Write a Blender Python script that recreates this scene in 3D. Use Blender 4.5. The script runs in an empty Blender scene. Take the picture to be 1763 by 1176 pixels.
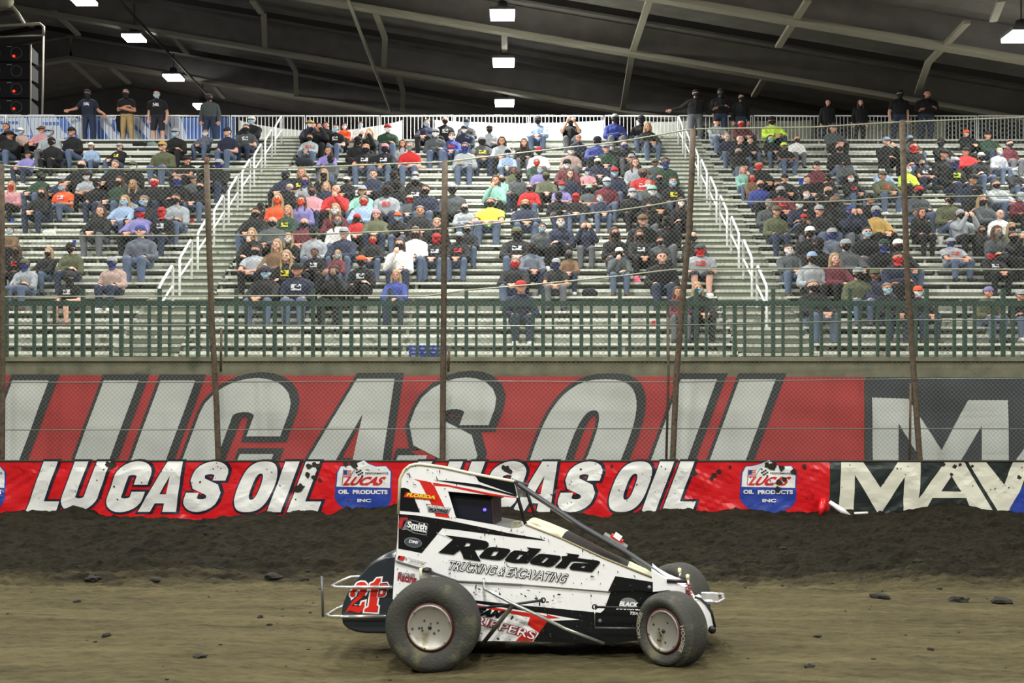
import bpy, bmesh, math, random
import numpy as np
from mathutils import Vector, Matrix, noise, geometry
# ---------------------------------------------------------------- camera, world, exposure
C = bpy.context.scene.collection
F, CX, HY, HZ = 1900.0, 881.5, 715.0, 1.87      # focal in pixels, principal column, horizon row, eye height
cam = bpy.data.cameras.new('camera'); co = bpy.data.objects.new('camera', cam); C.objects.link(co)
co.location = (0, 0, HZ); co.rotation_euler = (math.pi/2, 0, 0)
cam.sensor_width = 36; cam.lens = F/1763*36; cam.shift_y = (HY-588)/1763; cam.clip_end = 200; cam.clip_start = .1
bpy.context.scene.camera = co
vs = bpy.context.scene.view_settings
vs.view_transform = 'Standard'; vs.look = 'None'; vs.gamma = 1; vs.use_curve_mapping = False
vs.exposure = -0.08
wd = bpy.data.worlds.new('world'); bpy.context.scene.world = wd; wd.use_nodes = True
wd.node_tree.nodes['Background'].inputs[0].default_value = (.9, 1, .95, 1)
wd.node_tree.nodes['Background'].inputs[1].default_value = .10
random.seed(7)
# ---------------------------------------------------------------- helpers
def lin(c):
    return tuple(((v/255)/12.92 if v/255 <= .04045 else ((v/255+.055)/1.055)**2.4) for v in c)
MATS = {}
def mat(name, rgb, rough=.7, metal=0, var=.0, scale=8, dirt=None, dirt_amt=.0, dirt_scale=6, bump=0, bump_scale=30, spec=.5, sheen=0):
    if name in MATS: return MATS[name]
    m = bpy.data.materials.new(name); m.use_nodes = True; nt = m.node_tree
    b = nt.nodes['Principled BSDF']; col = (*lin(rgb), 1)
    b.inputs['Base Color'].default_value = col; b.inputs['Roughness'].default_value = rough
    b.inputs['Metallic'].default_value = metal; b.inputs['Specular IOR Level'].default_value = spec
    tc = nt.nodes.new('ShaderNodeTexCoord'); src = None
    if var > 0:
        n = nt.nodes.new('ShaderNodeTexNoise'); n.inputs['Scale'].default_value = scale; n.inputs['Detail'].default_value = 5
        nt.links.new(tc.outputs['Object'], n.inputs['Vector'])
        mx = nt.nodes.new('ShaderNodeMix'); mx.data_type = 'RGBA'
        mx.inputs[6].default_value = (*[v*(1-var) for v in col[:3]], 1); mx.inputs[7].default_value = (*[min(1, v*(1+var)) for v in col[:3]], 1)
        rp = nt.nodes.new('ShaderNodeMapRange'); rp.inputs[1].default_value = .3; rp.inputs[2].default_value = .7
        nt.links.new(n.outputs['Fac'], rp.inputs[0]); nt.links.new(rp.outputs[0], mx.inputs[0]); src = mx.outputs[2]
    if dirt:
        n2 = nt.nodes.new('ShaderNodeTexNoise'); n2.inputs['Scale'].default_value = dirt_scale; n2.inputs['Detail'].default_value = 6
        nt.links.new(tc.outputs['Object'], n2.inputs['Vector'])
        r2 = nt.nodes.new('ShaderNodeMapRange'); r2.inputs[1].default_value = 1-dirt_amt; r2.inputs[2].default_value = 1-dirt_amt+.12
        nt.links.new(n2.outputs['Fac'], r2.inputs[0])
        mx2 = nt.nodes.new('ShaderNodeMix'); mx2.data_type = 'RGBA'; mx2.inputs[7].default_value = (*lin(dirt), 1)
        if src: nt.links.new(src, mx2.inputs[6])
        else: mx2.inputs[6].default_value = col
        nt.links.new(r2.outputs[0], mx2.inputs[0]); src = mx2.outputs[2]
    if src: nt.links.new(src, b.inputs['Base Color'])
    if bump:
        n3 = nt.nodes.new('ShaderNodeTexNoise'); n3.inputs['Scale'].default_value = bump_scale; n3.inputs['Detail'].default_value = 6
        nt.links.new(tc.outputs['Object'], n3.inputs['Vector'])
        bp = nt.nodes.new('ShaderNodeBump'); bp.inputs['Strength'].default_value = bump; bp.inputs['Distance'].default_value = .02
        nt.links.new(n3.outputs['Fac'], bp.inputs['Height']); nt.links.new(bp.outputs[0], b.inputs['Normal'])
    MATS[name] = m; return m
def emit(name, rgb, s):
    if name in MATS: return MATS[name]
    m = bpy.data.materials.new(name); m.use_nodes = True; b = m.node_tree.nodes['Principled BSDF']
    b.inputs['Base Color'].default_value = (*lin(rgb), 1); b.inputs['Emission Color'].default_value = (*lin(rgb), 1); b.inputs['Emission Strength'].default_value = s
    MATS[name] = m; return m
class MB:
    """collects faces of several materials and links them as ONE mesh object"""
    def __init__(s): s.v = []; s.f = []; s.m = []; s.mats = []; s.sm = []
    def mi(s, m):
        if m not in s.mats: s.mats.append(m)
        return s.mats.index(m)
    def add(s, vs_, fs, m, smooth=False):
        o = len(s.v); s.v += [tuple(v) for v in vs_]; k = s.mi(m)
        for f in fs: s.f.append(tuple(i+o for i in f)); s.m.append(k); s.sm.append(smooth)
    def box(s, a, b, m):
        x0, y0, z0 = a; x1, y1, z1 = b
        s.add([(x0,y0,z0),(x1,y0,z0),(x1,y1,z0),(x0,y1,z0),(x0,y0,z1),(x1,y0,z1),(x1,y1,z1),(x0,y1,z1)],
              [(0,3,2,1),(4,5,6,7),(0,1,5,4),(1,2,6,5),(2,3,7,6),(3,0,4,7)], m)
    def beam(s, p, q, wx, wz, m):
        """box along p->q, width wx sideways, wz up"""
        p = Vector(p); q = Vector(q); d = (q-p).normalized(); up = Vector((0,0,1))
        if abs(d.z) > .95: up = Vector((0,1,0))
        sx = d.cross(up).normalized()*wx/2; uz = sx.cross(d).normalized()*wz/2
        vs_ = [p-sx-uz, p+sx-uz, p+sx+uz, p-sx+uz, q-sx-uz, q+sx-uz, q+sx+uz, q-sx+uz]
        s.add(vs_, [(0,1,2,3),(7,6,5,4),(0,4,5,1),(1,5,6,2),(2,6,7,3),(3,7,4,0)], m)
    def tube(s, pts, r, m, n=8, smooth=True):
        pts = [Vector(p) for p in pts]; rings = []; prev = None
        rs = r if isinstance(r, (list, tuple)) else [r]*len(pts)
        for i, p in enumerate(pts):
            d = (pts[min(i+1, len(pts)-1)] - pts[max(i-1, 0)]).normalized()
            a = prev if prev is not None else (Vector((0,0,1)) if abs(d.z) < .9 else Vector((1,0,0)))
            u = (a - d*a.dot(d)).normalized(); w = d.cross(u); prev = u
            rings.append([p + (u*math.cos(t) + w*math.sin(t))*rs[i] for t in [2*math.pi*k/n for k in range(n)]])
        vs_ = [v for rg in rings for v in rg]; fs = []
        for i in range(len(pts)-1):
            for k in range(n): fs.append((i*n+k, i*n+(k+1) % n, (i+1)*n+(k+1) % n, (i+1)*n+k))
        fs.append(tuple(range(n-1, -1, -1))); fs.append(tuple((len(pts)-1)*n+k for k in range(n)))
        s.add(vs_, fs, m, smooth)
    def lathe(s, prof, m, n=48, axis='y', c=(0,0,0), smooth=True, mats=None):
        """prof: (radius, along) pairs round the axis; mats: a material per band"""
        vs_ = []; c = Vector(c)
        for r, h in prof:
            for k in range(n):
                t = 2*math.pi*k/n
                p = {'y': Vector((r*math.cos(t), h, r*math.sin(t))), 'z': Vector((r*math.cos(t), r*math.sin(t), h)), 'x': Vector((h, r*math.cos(t), r*math.sin(t)))}[axis]
                vs_.append(p+c)
        for i in range(len(prof)-1):
            fs = [(i*n+k, i*n+(k+1) % n, (i+1)*n+(k+1) % n, (i+1)*n+k) for k in range(n)]
            o = len(s.v)-0
            if i == 0: base = len(s.v); s.v += [tuple(v) for v in vs_]
            k_ = s.mi(mats[i] if mats else m)
            for f in fs: s.f.append(tuple(j+base for j in f)); s.m.append(k_); s.sm.append(smooth)
    def flat(s, loops, m, to3, cut=0, th=0, back=None):
        """polygon with holes in 2D; to3 maps (a, b, depth) to a point; cut = grid the polygon is split on"""
        ls = [[Vector((a, b, 0)) for a, b in lp] for lp in loops]
        tris = geometry.tessellate_polygon(ls); fl = [p for lp in ls for p in lp]
        if cut:
            bm = bmesh.new(); vv = [bm.verts.new(p) for p in fl]
            for t in tris:
                try: bm.faces.new([vv[i] for i in t])
                except ValueError: pass
            xs = [p.x for p in fl]; ys = [p.y for p in fl]
            for ax, lo, hi in ((0, min(xs), max(xs)), (1, min(ys), max(ys))):
                k = math.ceil(lo/cut)
                while k*cut < hi:
                    co_ = Vector((k*cut, 0, 0)) if ax == 0 else Vector((0, k*cut, 0)); no = Vector((1,0,0)) if ax == 0 else Vector((0,1,0))
                    bmesh.ops.bisect_plane(bm, geom=bm.verts[:]+bm.edges[:]+bm.faces[:], plane_co=co_, plane_no=no); k += 1
            bm.verts.index_update(); fl = [v.co.copy() for v in bm.verts]; tris = [tuple(v.index for v in f.verts) for f in bm.faces]; bm.free()
        s.add([to3(p.x, p.y, 0) for p in fl], tris, m)
        if th:
            s.add([to3(p.x, p.y, th) for p in fl], [tuple(reversed(t)) for t in tris], back or m)
            for lp in loops:
                n = len(lp); vs_ = [to3(a, b, 0) for a, b in lp]+[to3(a, b, th) for a, b in lp]
                s.add(vs_, [(i, (i+1) % n, n+(i+1) % n, n+i) for i in range(n)], back or m)
    def build(s, name, parent=None, loc=None):
        me = bpy.data.meshes.new(name); me.from_pydata(s.v, [], s.f)
        for m in s.mats: me.materials.append(m)
        me.polygons.foreach_set('material_index', s.m); me.polygons.foreach_set('use_smooth', s.sm)
        me.update(); bm = bmesh.new(); bm.from_mesh(me); bmesh.ops.recalc_face_normals(bm, faces=bm.faces[:]) if len(s.f) < 60000 else None
        bm.to_mesh(me); bm.free()
        o = bpy.data.objects.new(name, me); C.objects.link(o)
        if parent: o.parent = parent
        if loc: o.location = loc
        return o
def tag(o, label, cat=None, group=None, kind=None):
    if label: o['label'] = label
    if cat: o['category'] = cat
    if group: o['group'] = group
    if kind: o['kind'] = kind
    return o
def empty(name, loc=(0,0,0), rz=0, parent=None):
    o = bpy.data.objects.new(name, None); C.objects.link(o); o.location = loc; o.rotation_euler = (0,0,rz); o.empty_display_size = .1
    if parent: o.parent = parent
    return o
def struct(o): o['kind'] = 'structure'; return o
def W3(px, py, Y): return ((px-CX)/F*Y, Y, HZ+(HY-py)/F*Y)      # point of the photo's pixel at distance Y
def offset(poly, d):
    n = len(poly); out = []; A = sum(poly[i][0]*poly[(i+1) % n][1]-poly[(i+1) % n][0]*poly[i][1] for i in range(n)); sg = 1 if A > 0 else -1
    for i in range(n):
        p0 = Vector(poly[i-1]); p = Vector(poly[i]); p1 = Vector(poly[(i+1) % n])
        e0 = (p-p0); e1 = (p1-p)
        if e0.length < 1e-9 or e1.length < 1e-9: out.append(tuple(p)); continue
        e0.normalize(); e1.normalize(); n0 = Vector((e0.y, -e0.x))*sg; n1 = Vector((e1.y, -e1.x))*sg
        b = n0+n1
        if b.length < .3: b = n0
        b.normalize(); k = d/max(.45, b.dot(n0)); out.append((p.x+b.x*k, p.y+b.y*k))
    return out
def stroke(path, w, ext=0):
    P = []
    for p in path:
        if not P or (Vector(p)-P[-1]).length > 1e-4: P.append(Vector(p))
    L = []; R = []
    if ext:
        P[0] = P[0]-(P[1]-P[0]).normalized()*ext; P[-1] = P[-1]+(P[-1]-P[-2]).normalized()*ext
    for i, p in enumerate(P):
        a = (P[i]-P[i-1]).normalized() if i else (P[1]-P[0]).normalized(); b = (P[i+1]-P[i]).normalized() if i < len(P)-1 else a
        n = Vector((-(a.y+b.y), a.x+b.x)).normalized(); k = w/2/max(.5, n.dot(Vector((-a.y, a.x))))
        L.append(tuple(p+n*k)); R.append(tuple(p-n*k))
    return L+R[::-1]
def arc(cx, cy, rx, ry, a0, a1, n=10, e=1.0):
    o = []
    for i in range(n+1):
        t = math.radians(a0+(a1-a0)*i/n); c, s_ = math.cos(t), math.sin(t)
        o.append((cx+rx*math.copysign(abs(c)**e, c), cy+ry*math.copysign(abs(s_)**e, s_)))
    return o
def glyph(ch, t=0):
    """heavy condensed letter, height 1; returns a list of polygons (each a list of loops); t = extra outline"""
    if ch == 'L': return [[offset([(0,1),(.28,1),(.28,.21),(.6,.21),(.6,0),(0,0)], t)]]
    if ch == 'I': return [[offset([(0,1),(.28,1),(.28,0),(0,0)], t)]]
    if ch == 'U': return [[stroke([(.135,1),(.135,.3)]+arc(.355,.3,.22,.165,180,360,12)+[(.575,1)], .27+2*t, t)]]
    if ch == 'C': return [[stroke([(.575,.54),(.575,.72)]+arc(.355,.72,.22,.15,0,180,12)+[(.135,.28)]+arc(.355,.28,.22,.15,180,360,12)[1:]+[(.575,.4)], .27+2*t, t)]]
    if ch == 'S': return [[stroke([(.57,.62),(.57,.74)]+arc(.355,.74,.215,.135,0,180,10)+[(.14,.66),(.2,.56),(.5,.44),(.57,.34),(.57,.26)]+arc(.355,.26,.215,.135,0,-180,10)[1:]+[(.14,.38)], .25+2*t, t)]]
    if ch == 'O':
        o = arc(.355,.5,.355+t,.5+t,0,360,40,.75)[:-1]; i = arc(.355,.5,max(.02,.085-t),max(.1,.26-t),0,360,30,.8)[:-1]
        return [[o, i]]
    if ch == 'A':
        return [[offset([(0,0),(.24,1),(.54,1),(.76,0),(.49,0),(.465,.17),(.28,.17),(.24,0)], t), offset([(.31,.35),(.39,.72),(.445,.35)], -min(t,.02))]]
_txt = {}
def text2d(string, bold=0.02):
    """outline of a word in the built-in font: verts normalised to its box, triangles"""
    key = (string, bold)
    if key not in _txt:
        cu = bpy.data.curves.new('t', 'FONT'); cu.body = string; cu.size = 1; cu.offset = bold; cu.resolution_u = 3
        ob = bpy.data.objects.new('t', cu); C.objects.link(ob); dg = bpy.context.evaluated_depsgraph_get()
        me = bpy.data.meshes.new_from_object(ob.evaluated_get(dg)); vs_ = [(v.co.x, v.co.y) for v in me.vertices]; fs = [tuple(p.vertices) for p in me.polygons]
        bpy.data.objects.remove(ob); bpy.data.curves.remove(cu); bpy.data.meshes.remove(me)
        x0 = min(v[0] for v in vs_); x1 = max(v[0] for v in vs_); y0 = min(v[1] for v in vs_); y1 = max(v[1] for v in vs_)
        _txt[key] = ([((x-x0)/(x1-x0), (y-y0)/(y1-y0)) for x, y in vs_], fs)
    return _txt[key]
def put_text(mb, string, quad, m, to3, bold=.02):
    """quad: bottom-left, bottom-right, top-left in the panel's own 2D frame; leaning quads make italics"""
    vs_, fs = text2d(string, bold); bl, br, tl = [Vector(q) for q in quad]
    pts = [bl+(br-bl)*x+(tl-bl)*y for x, y in vs_]
    mb.add([to3(p.x, p.y, 0) for p in pts], fs, m)
# ---------------------------------------------------------------- materials of the hall
M_roof = mat('roof sheet', (128,124,120), .85, var=.15, scale=1.5)
M_steel = mat('painted roof steel', (150,146,130), .7)
M_darksteel = mat('dark purlin steel', (50,48,46), .7)
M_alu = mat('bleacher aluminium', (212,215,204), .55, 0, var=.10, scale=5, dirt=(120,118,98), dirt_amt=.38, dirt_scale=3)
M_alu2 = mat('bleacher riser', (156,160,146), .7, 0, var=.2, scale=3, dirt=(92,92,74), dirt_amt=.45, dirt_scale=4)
M_step = mat('aisle step', (182,186,172), .7, 0, var=.18, scale=4, dirt=(120,116,92), dirt_amt=.42, dirt_scale=6)
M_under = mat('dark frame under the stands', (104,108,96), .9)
M_white = mat('white powder coat', (236,238,238), .4)
M_conc = mat('concrete', (126,124,100), .9, var=.25, scale=3, dirt=(96,98,76), dirt_amt=.42, dirt_scale=2.5, bump=.3)
M_green = mat('green railing paint', (38,66,52), .5, var=.2, scale=10, dirt=(80,70,50), dirt_amt=.35)
M_galv = mat('galvanised wire', (128,132,122), .5, .4)
M_rust = mat('rusty fence pipe', (84,72,56), .8, .1, var=.3, scale=14, dirt=(56,46,34), dirt_amt=.45, dirt_scale=20)
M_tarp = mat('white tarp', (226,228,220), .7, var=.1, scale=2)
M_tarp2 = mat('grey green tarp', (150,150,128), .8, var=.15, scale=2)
# ---------------------------------------------------------------- roof of the hall (gable, ridge runs away from the camera)
RX, RZ, RS = -20.1, 18.1, .17
def roofz(X): return RZ - RS*abs(X-RX)
def roofpt(px, py, up=0):
    a = (px-CX)/F; b = (HY-py)/F; t = (RZ+up-HZ+RS*RX)/(b+RS*a)
    if a*t < RX: t = (RZ+up-HZ-RS*RX)/(b-RS*a)
    return Vector((a*t, t, HZ+b*t))
RAFT = [50.2, 43.8, 37.0, 32.0, 27.0]
mb = MB()
for x0, x1 in ((-44, RX), (RX, 34)):
    n = 60
    for k in range(n):                                  # corrugated sheet: shallow steps along the slope
        pass
    vs_ = []; fs = []; ny = 150
    for j in range(ny+1):
        Y = -14+72*j/ny; d = .0 if j % 2 else .05
        vs_ += [(x0, Y, roofz(x0)+1.0+d), (x1, Y, roofz(x1)+1.0+d)]
    for j in range(ny): fs.append((2*j, 2*j+1, 2*j+3, 2*j+2))
    mb.add(vs_, fs, M_roof)
struct(mb.build('ceiling'))
mb = MB(); mb.box((-44, 58, 0), (34, 58.3, 20), M_roof); struct(mb.build('wall_back'))
mb = MB(); mb.box((34, -14, 0), (34.3, 58, 12), M_roof); struct(mb.build('wall_right'))
mb = MB(); mb.box((-44.3, -14, 0), (-44, 58, 18), M_roof); struct(mb.build('wall_left'))
for k, Y in enumerate(RAFT):
    r = empty('roof_rafter', (0, Y, 0)); names = ['farthest', 'second farthest', 'middle', 'second nearest', 'nearest']
    tag(r, f'grey steel roof rafter sloping down to the right, {names[k]} of the five seen', 'rafter', 'steel rafters under the roof')
    f = MB(); w = MB()
    for x0, x1 in ((-44, RX), (RX, 34)):
        f.beam((x0, 0, roofz(x0)), (x1, 0, roofz(x1)), .34, .16, M_steel)
        w.beam((x0, .1, roofz(x0)+.52), (x1, .1, roofz(x1)+.52), .05, .9, M_roof)
    f.build('flange', r); w.build('web', r)
for Y, lb in ((47.2, 'between the two farthest rafters'), (40.6, 'behind the middle rafter'), (34.6, 'in front of the middle rafter')):
    mb = MB()
    for x0, x1 in ((-44, RX), (RX, 34)):
        mb.beam((x0, Y, roofz(x0)+.35), (x1, Y, roofz(x1)+.35), .2, .22, M_darksteel)
    tag(mb.build('roof_purlin'), 'dark steel purlin along the roof slope '+lb, 'purlin', 'dark purlins under the roof')
STR = [((117,101),(172,150)), ((92,19),(135,60)), ((190,116),(222,143)), ((293,56),(322,92)), ((368,147),(385,168)), ((454,25),(456,80)), ((490,90),(509,122),(510,168)),
       ((434,0),(450,22)), ((645,18),(663,66),(661,117)), ((684,124),(694,158),(693,190)), ((1118,0),(1088,92),(1072,190)), ((1391,0),(1340,80)), ((1318,131),(1298,165)),
       ((1724,0),(1710,35)), ((1665,38),(1598,108),(1580,160)), ((868,54),(869,92)), ((22,22),(55,45))]
for k, pl in enumerate(STR):
    mb = MB(); P_ = [roofpt(x, y, .04) for x, y in pl]
    for a, b in zip(P_, P_[1:]): mb.beam(a, b, .2, .1, M_steel)
    nb = ['above the standing man in khakis', 'above the speaker stack', 'above the heads of the three standing men', 'beside the second lamp of the left row', 'above the lamp by the railing', 'left of the long hanging cable', 'left of the cable, lower bay',
          'at the top edge left of the cable', 'right of the cable, upper bay', 'right of the cable, above the white railing', 'long and kinked, right of the middle lamps', 'at the top edge, right half', 'short, below the third rafter on the right',
          'at the top edge near the right lamp', 'kinked, above the two men standing far right', 'between the two upper middle lamps', 'at the top left corner'][k]
    tag(mb.build('roof_strut'), 'light grey steel roof strut '+nb, 'strut', 'steel struts between the rafters')
mb = MB(); mb.tube([roofpt(599, 0, -.3), roofpt(673, 191, -.3)], .06, M_steel, 6)
tag(mb.build('ceiling_cable'), 'long pale cable running slanted under the roof to the white railing', 'cable')
mb = MB(); mb.tube([roofpt(205, 0, -.2), roofpt(357, 163, -.2)], .05, M_darksteel, 6)
tag(mb.build('ceiling_cable'), 'long dark cable running slanted under the roof by the left lamps', 'cable')
# ---------------------------------------------------------------- hall lamps
M_lens = emit('lamp lens', (255,255,255), 30)
M_hous = mat('lamp housing', (90,90,92), .5, .5)
LAMPP = 1500
def lamp(x, y, z, pw, lab, sz=.55):
    r = empty('ceiling_lamp', (x, y, z)); tag(r, lab, 'lamp', 'white high bay lamps under the roof')
    h = MB(); h.box((-sz/2, -sz/2, .0), (sz/2, sz/2, .09), M_hous); h.lathe([(.0,.4),(.14,.38),(.2,.1),(.2,.09)], M_hous, 12, 'z'); h.tube([(0,0,.38),(0,0,.38+max(.2, roofz(x)+1-z-.4))], .02, M_hous, 6); h.build('housing', r)
    l = MB(); l.box((-sz/2+.03, -sz/2+.03, -.09), (sz/2-.03, sz/2-.03, -.003), M_lens); l.build('lens', r)
    L = bpy.data.lights.new('hall_light', 'AREA'); L.shape = 'SQUARE'; L.size = sz; L.energy = pw; L.color = (1, .99, .95)
    lo = bpy.data.objects.new('hall_light', L); C.objects.link(lo); lo.parent = r; lo.location = (0,0,-.12)
for x, y, lab in ((-.3, 34.6, 'white square lamp, highest of the three middle ones'), (-.3, 39.3, 'white square lamp, middle one of the three middle ones'), (-.3, 44.4, 'white square lamp just above the middle of the railing'),
                  (-15, 38.6, 'white square lamp cut by the top edge on the left'), (-15, 43.8, 'white square lamp, upper of the left slanting row'), (-15, 48.9, 'white square lamp, middle of the left slanting row'), (-15, 53.5, 'white square lamp by the hooded standing man')):
    hz = {(-.3,34.6):(715-24), (-.3,39.3):(715-106), (-.3,44.4):(715-176), (-15,38.6):(715+1), (-15,43.8):651, (-15,48.9):583, (-15,53.5):533}[(x, y)]
    lamp(x, y, HZ+hz/F*y, LAMPP*(.2 if y == 38.6 else .8), lab, .8)
lamp(13.7, 29.7, HZ+655/F*29.7, LAMPP*.3, 'white square lamp at the right edge under the roof', .8)
for x in (-15, -.3, 13.7):
    for y in (-9, 0, 9, 17.5, 25):
        lamp(x, y, roofz(x)-.3, LAMPP*(1 if x < 10 else (.3 if y > 15 else .8))*{-9: 1.8, 0: 1.1, 9: .6}.get(y, 1), 'white square lamp over the track, out of the frame', .8)
# ---------------------------------------------------------------- speaker stack at the left
sp = empty('speaker_stack', (-17.1, 38.2, 11.2)); tag(sp, 'black hanging stack of loudspeakers with red lights at the left edge', 'speaker')
M_blk = mat('black speaker cabinet', (7,7,9), .95); M_red = emit('red light', (255,40,20), 4); M_dot = mat('speaker rivet', (170,175,180), .3, .8)
for k in range(6):
    c = MB(); z = 3.1-k*.62
    c.add([(-1.2,-.35,z-.28),(.55,-.35,z-.28),(.55,.35,z-.22),(-1.2,.35,z-.22),(-1.2,-.35,z+.28),(.55,-.35,z+.28),(.55,.35,z+.2),(-1.2,.35,z+.2)], [(0,3,2,1),(4,5,6,7),(0,1,5,4),(1,2,6,5),(2,3,7,6),(3,0,4,7)], M_blk)
    for x in (-.75, .0):
        c.lathe([(.17,-.355),(.2,-.365),(.21,-.35)], M_darksteel, 16, 'y', (x+.1,0,z))
        if k < 5: c.box((x-.22,-.38,z+.2),(x-.05,-.35,z+.225), M_dot)
    c.build('speaker_cabinet', sp)
for z in (2.95, 1.75, 1.15, .55):
    for x in (-.62, .0): l = MB(); l.box((x, -.4, z), (x+.06, -.36, z+.06), M_red); l.build('red_light', sp)
f = MB(); f.tube([(-1.2,-.2,3.6),(-1.2,-.2,4.3)], .04, M_steel); f.tube([(-1.2,-.2,4.05),(.85,-.2,4.15),(.97,-.2,4.05),(.97,-.2,3.75)], .05, M_steel); f.tube([(-.6,-.2,3.7),(.95,-.2,3.75)], .03, M_steel); f.tube([(.97,-.2,3.75),(.9,-.2,-.4)], .035, M_steel)
f.tube([(.58,-.3,3.4),(.56,-.3,-.4)], .025, M_steel); f.tube([(-.9,-.2,4.1),(-.6,-.2,5.6)], .05, M_darksteel); f.tube([(-.5,-.2,5.2),(.1,-.2,4.5),(.3,-.2,4.15)], .06, M_steel); f.build('rigging_frame', sp)
s_ = MB(); s_.lathe([(0,-.25),(.2,-.2),(.22,.15),(.1,.25),(0,.26)], M_tarp2, 16, 'x', (-.3,-.3,4.9)); s_.build('rigging_motor', sp)
# ---------------------------------------------------------------- stands
SY0, SZ0, DY, DZ, NR = 21.84, 3.295, .69, .385, 20
def row(i): return SY0+DY*i, SZ0+DZ*i            # front edge and top of the seat plank
BLK = [('left', -21.0, -7.85), ('middle', -6.55, 4.45), ('right', 5.95, 21.0)]
for nm, xa, xb in BLK:
    r = empty('bleacher_section', (0, SY0, 0)); tag(r, f'{nm} section of silvery aluminium bleachers with plank seats', 'bleachers', 'aluminium bleacher sections')
    for i in range(NR):
        Y, Z = row(i); y = Y-SY0
        if i < NR-1 or True:
            s = MB(); s.box((xa, y, Z-.045), (xb, y+.25, Z), M_alu); s.build('seat_plank', r)
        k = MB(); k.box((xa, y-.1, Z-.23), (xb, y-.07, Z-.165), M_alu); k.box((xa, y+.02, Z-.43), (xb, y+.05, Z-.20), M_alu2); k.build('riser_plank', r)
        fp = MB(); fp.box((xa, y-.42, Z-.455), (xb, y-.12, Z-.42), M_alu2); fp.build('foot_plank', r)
        b = MB(); n = int((xb-xa)/1.85)
        for q in range(n+1):
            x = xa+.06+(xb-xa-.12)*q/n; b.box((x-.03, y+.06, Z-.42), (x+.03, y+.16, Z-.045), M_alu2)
        b.build('seat_bracket', r)
    u = MB()
    vs_ = [(xa, .25, SZ0-.9), (xb, .25, SZ0-.9), (xb, .25+DY*NR, SZ0-.75+DZ*NR), (xa, .25+DY*NR, SZ0-.75+DZ*NR)]
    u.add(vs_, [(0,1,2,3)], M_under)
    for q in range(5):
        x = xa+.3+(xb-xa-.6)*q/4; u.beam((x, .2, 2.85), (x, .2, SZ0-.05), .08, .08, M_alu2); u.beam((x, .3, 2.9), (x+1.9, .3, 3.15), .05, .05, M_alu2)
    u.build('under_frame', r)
Y, Z = row(NR-1)
# walkway at the top where people stand, closing the stands
mb = MB(); mb.box((-21, Y+.3, Z-.1), (21, Y+1.35, Z-.02), M_step); struct(mb.build('floor_top_walkway'))
mb = MB(); mb.box((-13, 19.1, 2.0), (13, SY0+.6, 2.83), M_conc); struct(mb.build('floor_walkway'))
def stair(xa, xb, lab, rails, names):
    r = empty('aisle_stairs', ((xa+xb)/2, SY0, 0)); tag(r, lab, 'stairs', 'aisle stairs through the bleachers')
    w = (xb-xa)/2-.01
    for j in range(-1, 2*NR):
        y = DY/2*j-.1; z = SZ0+DZ/2*j-.02
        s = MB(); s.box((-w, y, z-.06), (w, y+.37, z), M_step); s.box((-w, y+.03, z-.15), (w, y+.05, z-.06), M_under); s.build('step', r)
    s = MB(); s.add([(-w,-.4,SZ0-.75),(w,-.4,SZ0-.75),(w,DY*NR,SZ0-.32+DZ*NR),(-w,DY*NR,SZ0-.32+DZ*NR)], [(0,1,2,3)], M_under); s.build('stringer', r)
    for q, i in enumerate(rails):
        Y1, Z1 = row(i); Y2 = Y1+DY*1.3; Z2 = Z1+DZ*1.3; xx = (xa+xb)/2
        h = empty('handrail', (0, Y1-SY0, Z1-.02), 0, r); d = Y2-Y1; e = Z2-Z1
        a = MB(); a.tube([(0,0,0),(0,0,.82),(0,.12,.92),(0,d-.08,.92+e-.06),(0,d,.85+e),(0,d,e)], .028, M_white, 8); a.build('top_bar', h)
        b = MB(); b.tube([(0,.02,.45),(0,d-.02,.45+e)], .022, M_white, 8); b.build('mid_bar', h)
        h['label'] = 'white tube handrail'
stair(-7.85, -6.55, 'left aisle of grey metal steps climbing between bleacher sections', [1,3,5,7,9,11,13,15,17], 'left')
stair(4.45, 5.95, 'right aisle of grey metal steps climbing between bleacher sections', [1,3,5,7,9,11,13,15,17], 'right')
# ---------------------------------------------------------------- railing at the top with tarps
RY = Y+1.25; RZ0 = Z-.02; RH = 1.1
def rail_top(px): return 190 if px > 400 else 183+7*px/400
panels = [(-19.0+2.45*k, -19.0+2.45*(k+1)) for k in range(16)]
for k, (xa, xb) in enumerate(panels):
    r = empty('guard_rail', (xa, RY, RZ0)); L_ = xb-xa
    a = MB(); a.tube([(0,0,0),(0,0,RH),(L_-.06,0,RH),(L_-.06,0,0)], .03, M_white, 6); a.tube([(0,0,.08),(L_-.06,0,.08)], .02, M_white, 6); a.build('frame', r)
    for q in range(1, 20): b = MB(); b.box((q*L_/20-.009,-.009,.08),(q*L_/20+.009,.009,RH), M_white); b.build('bar', r)
    pos = ['first','second','third','fourth','fifth','sixth','seventh','eighth','ninth','tenth','eleventh','twelfth','thirteenth','fourteenth','fifteenth','sixteenth'][k]
    tag(r, f'white picket guard rail panel at the top of the stands, {pos} from the left', 'railing', 'white guard rails at the top of the stands')
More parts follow.
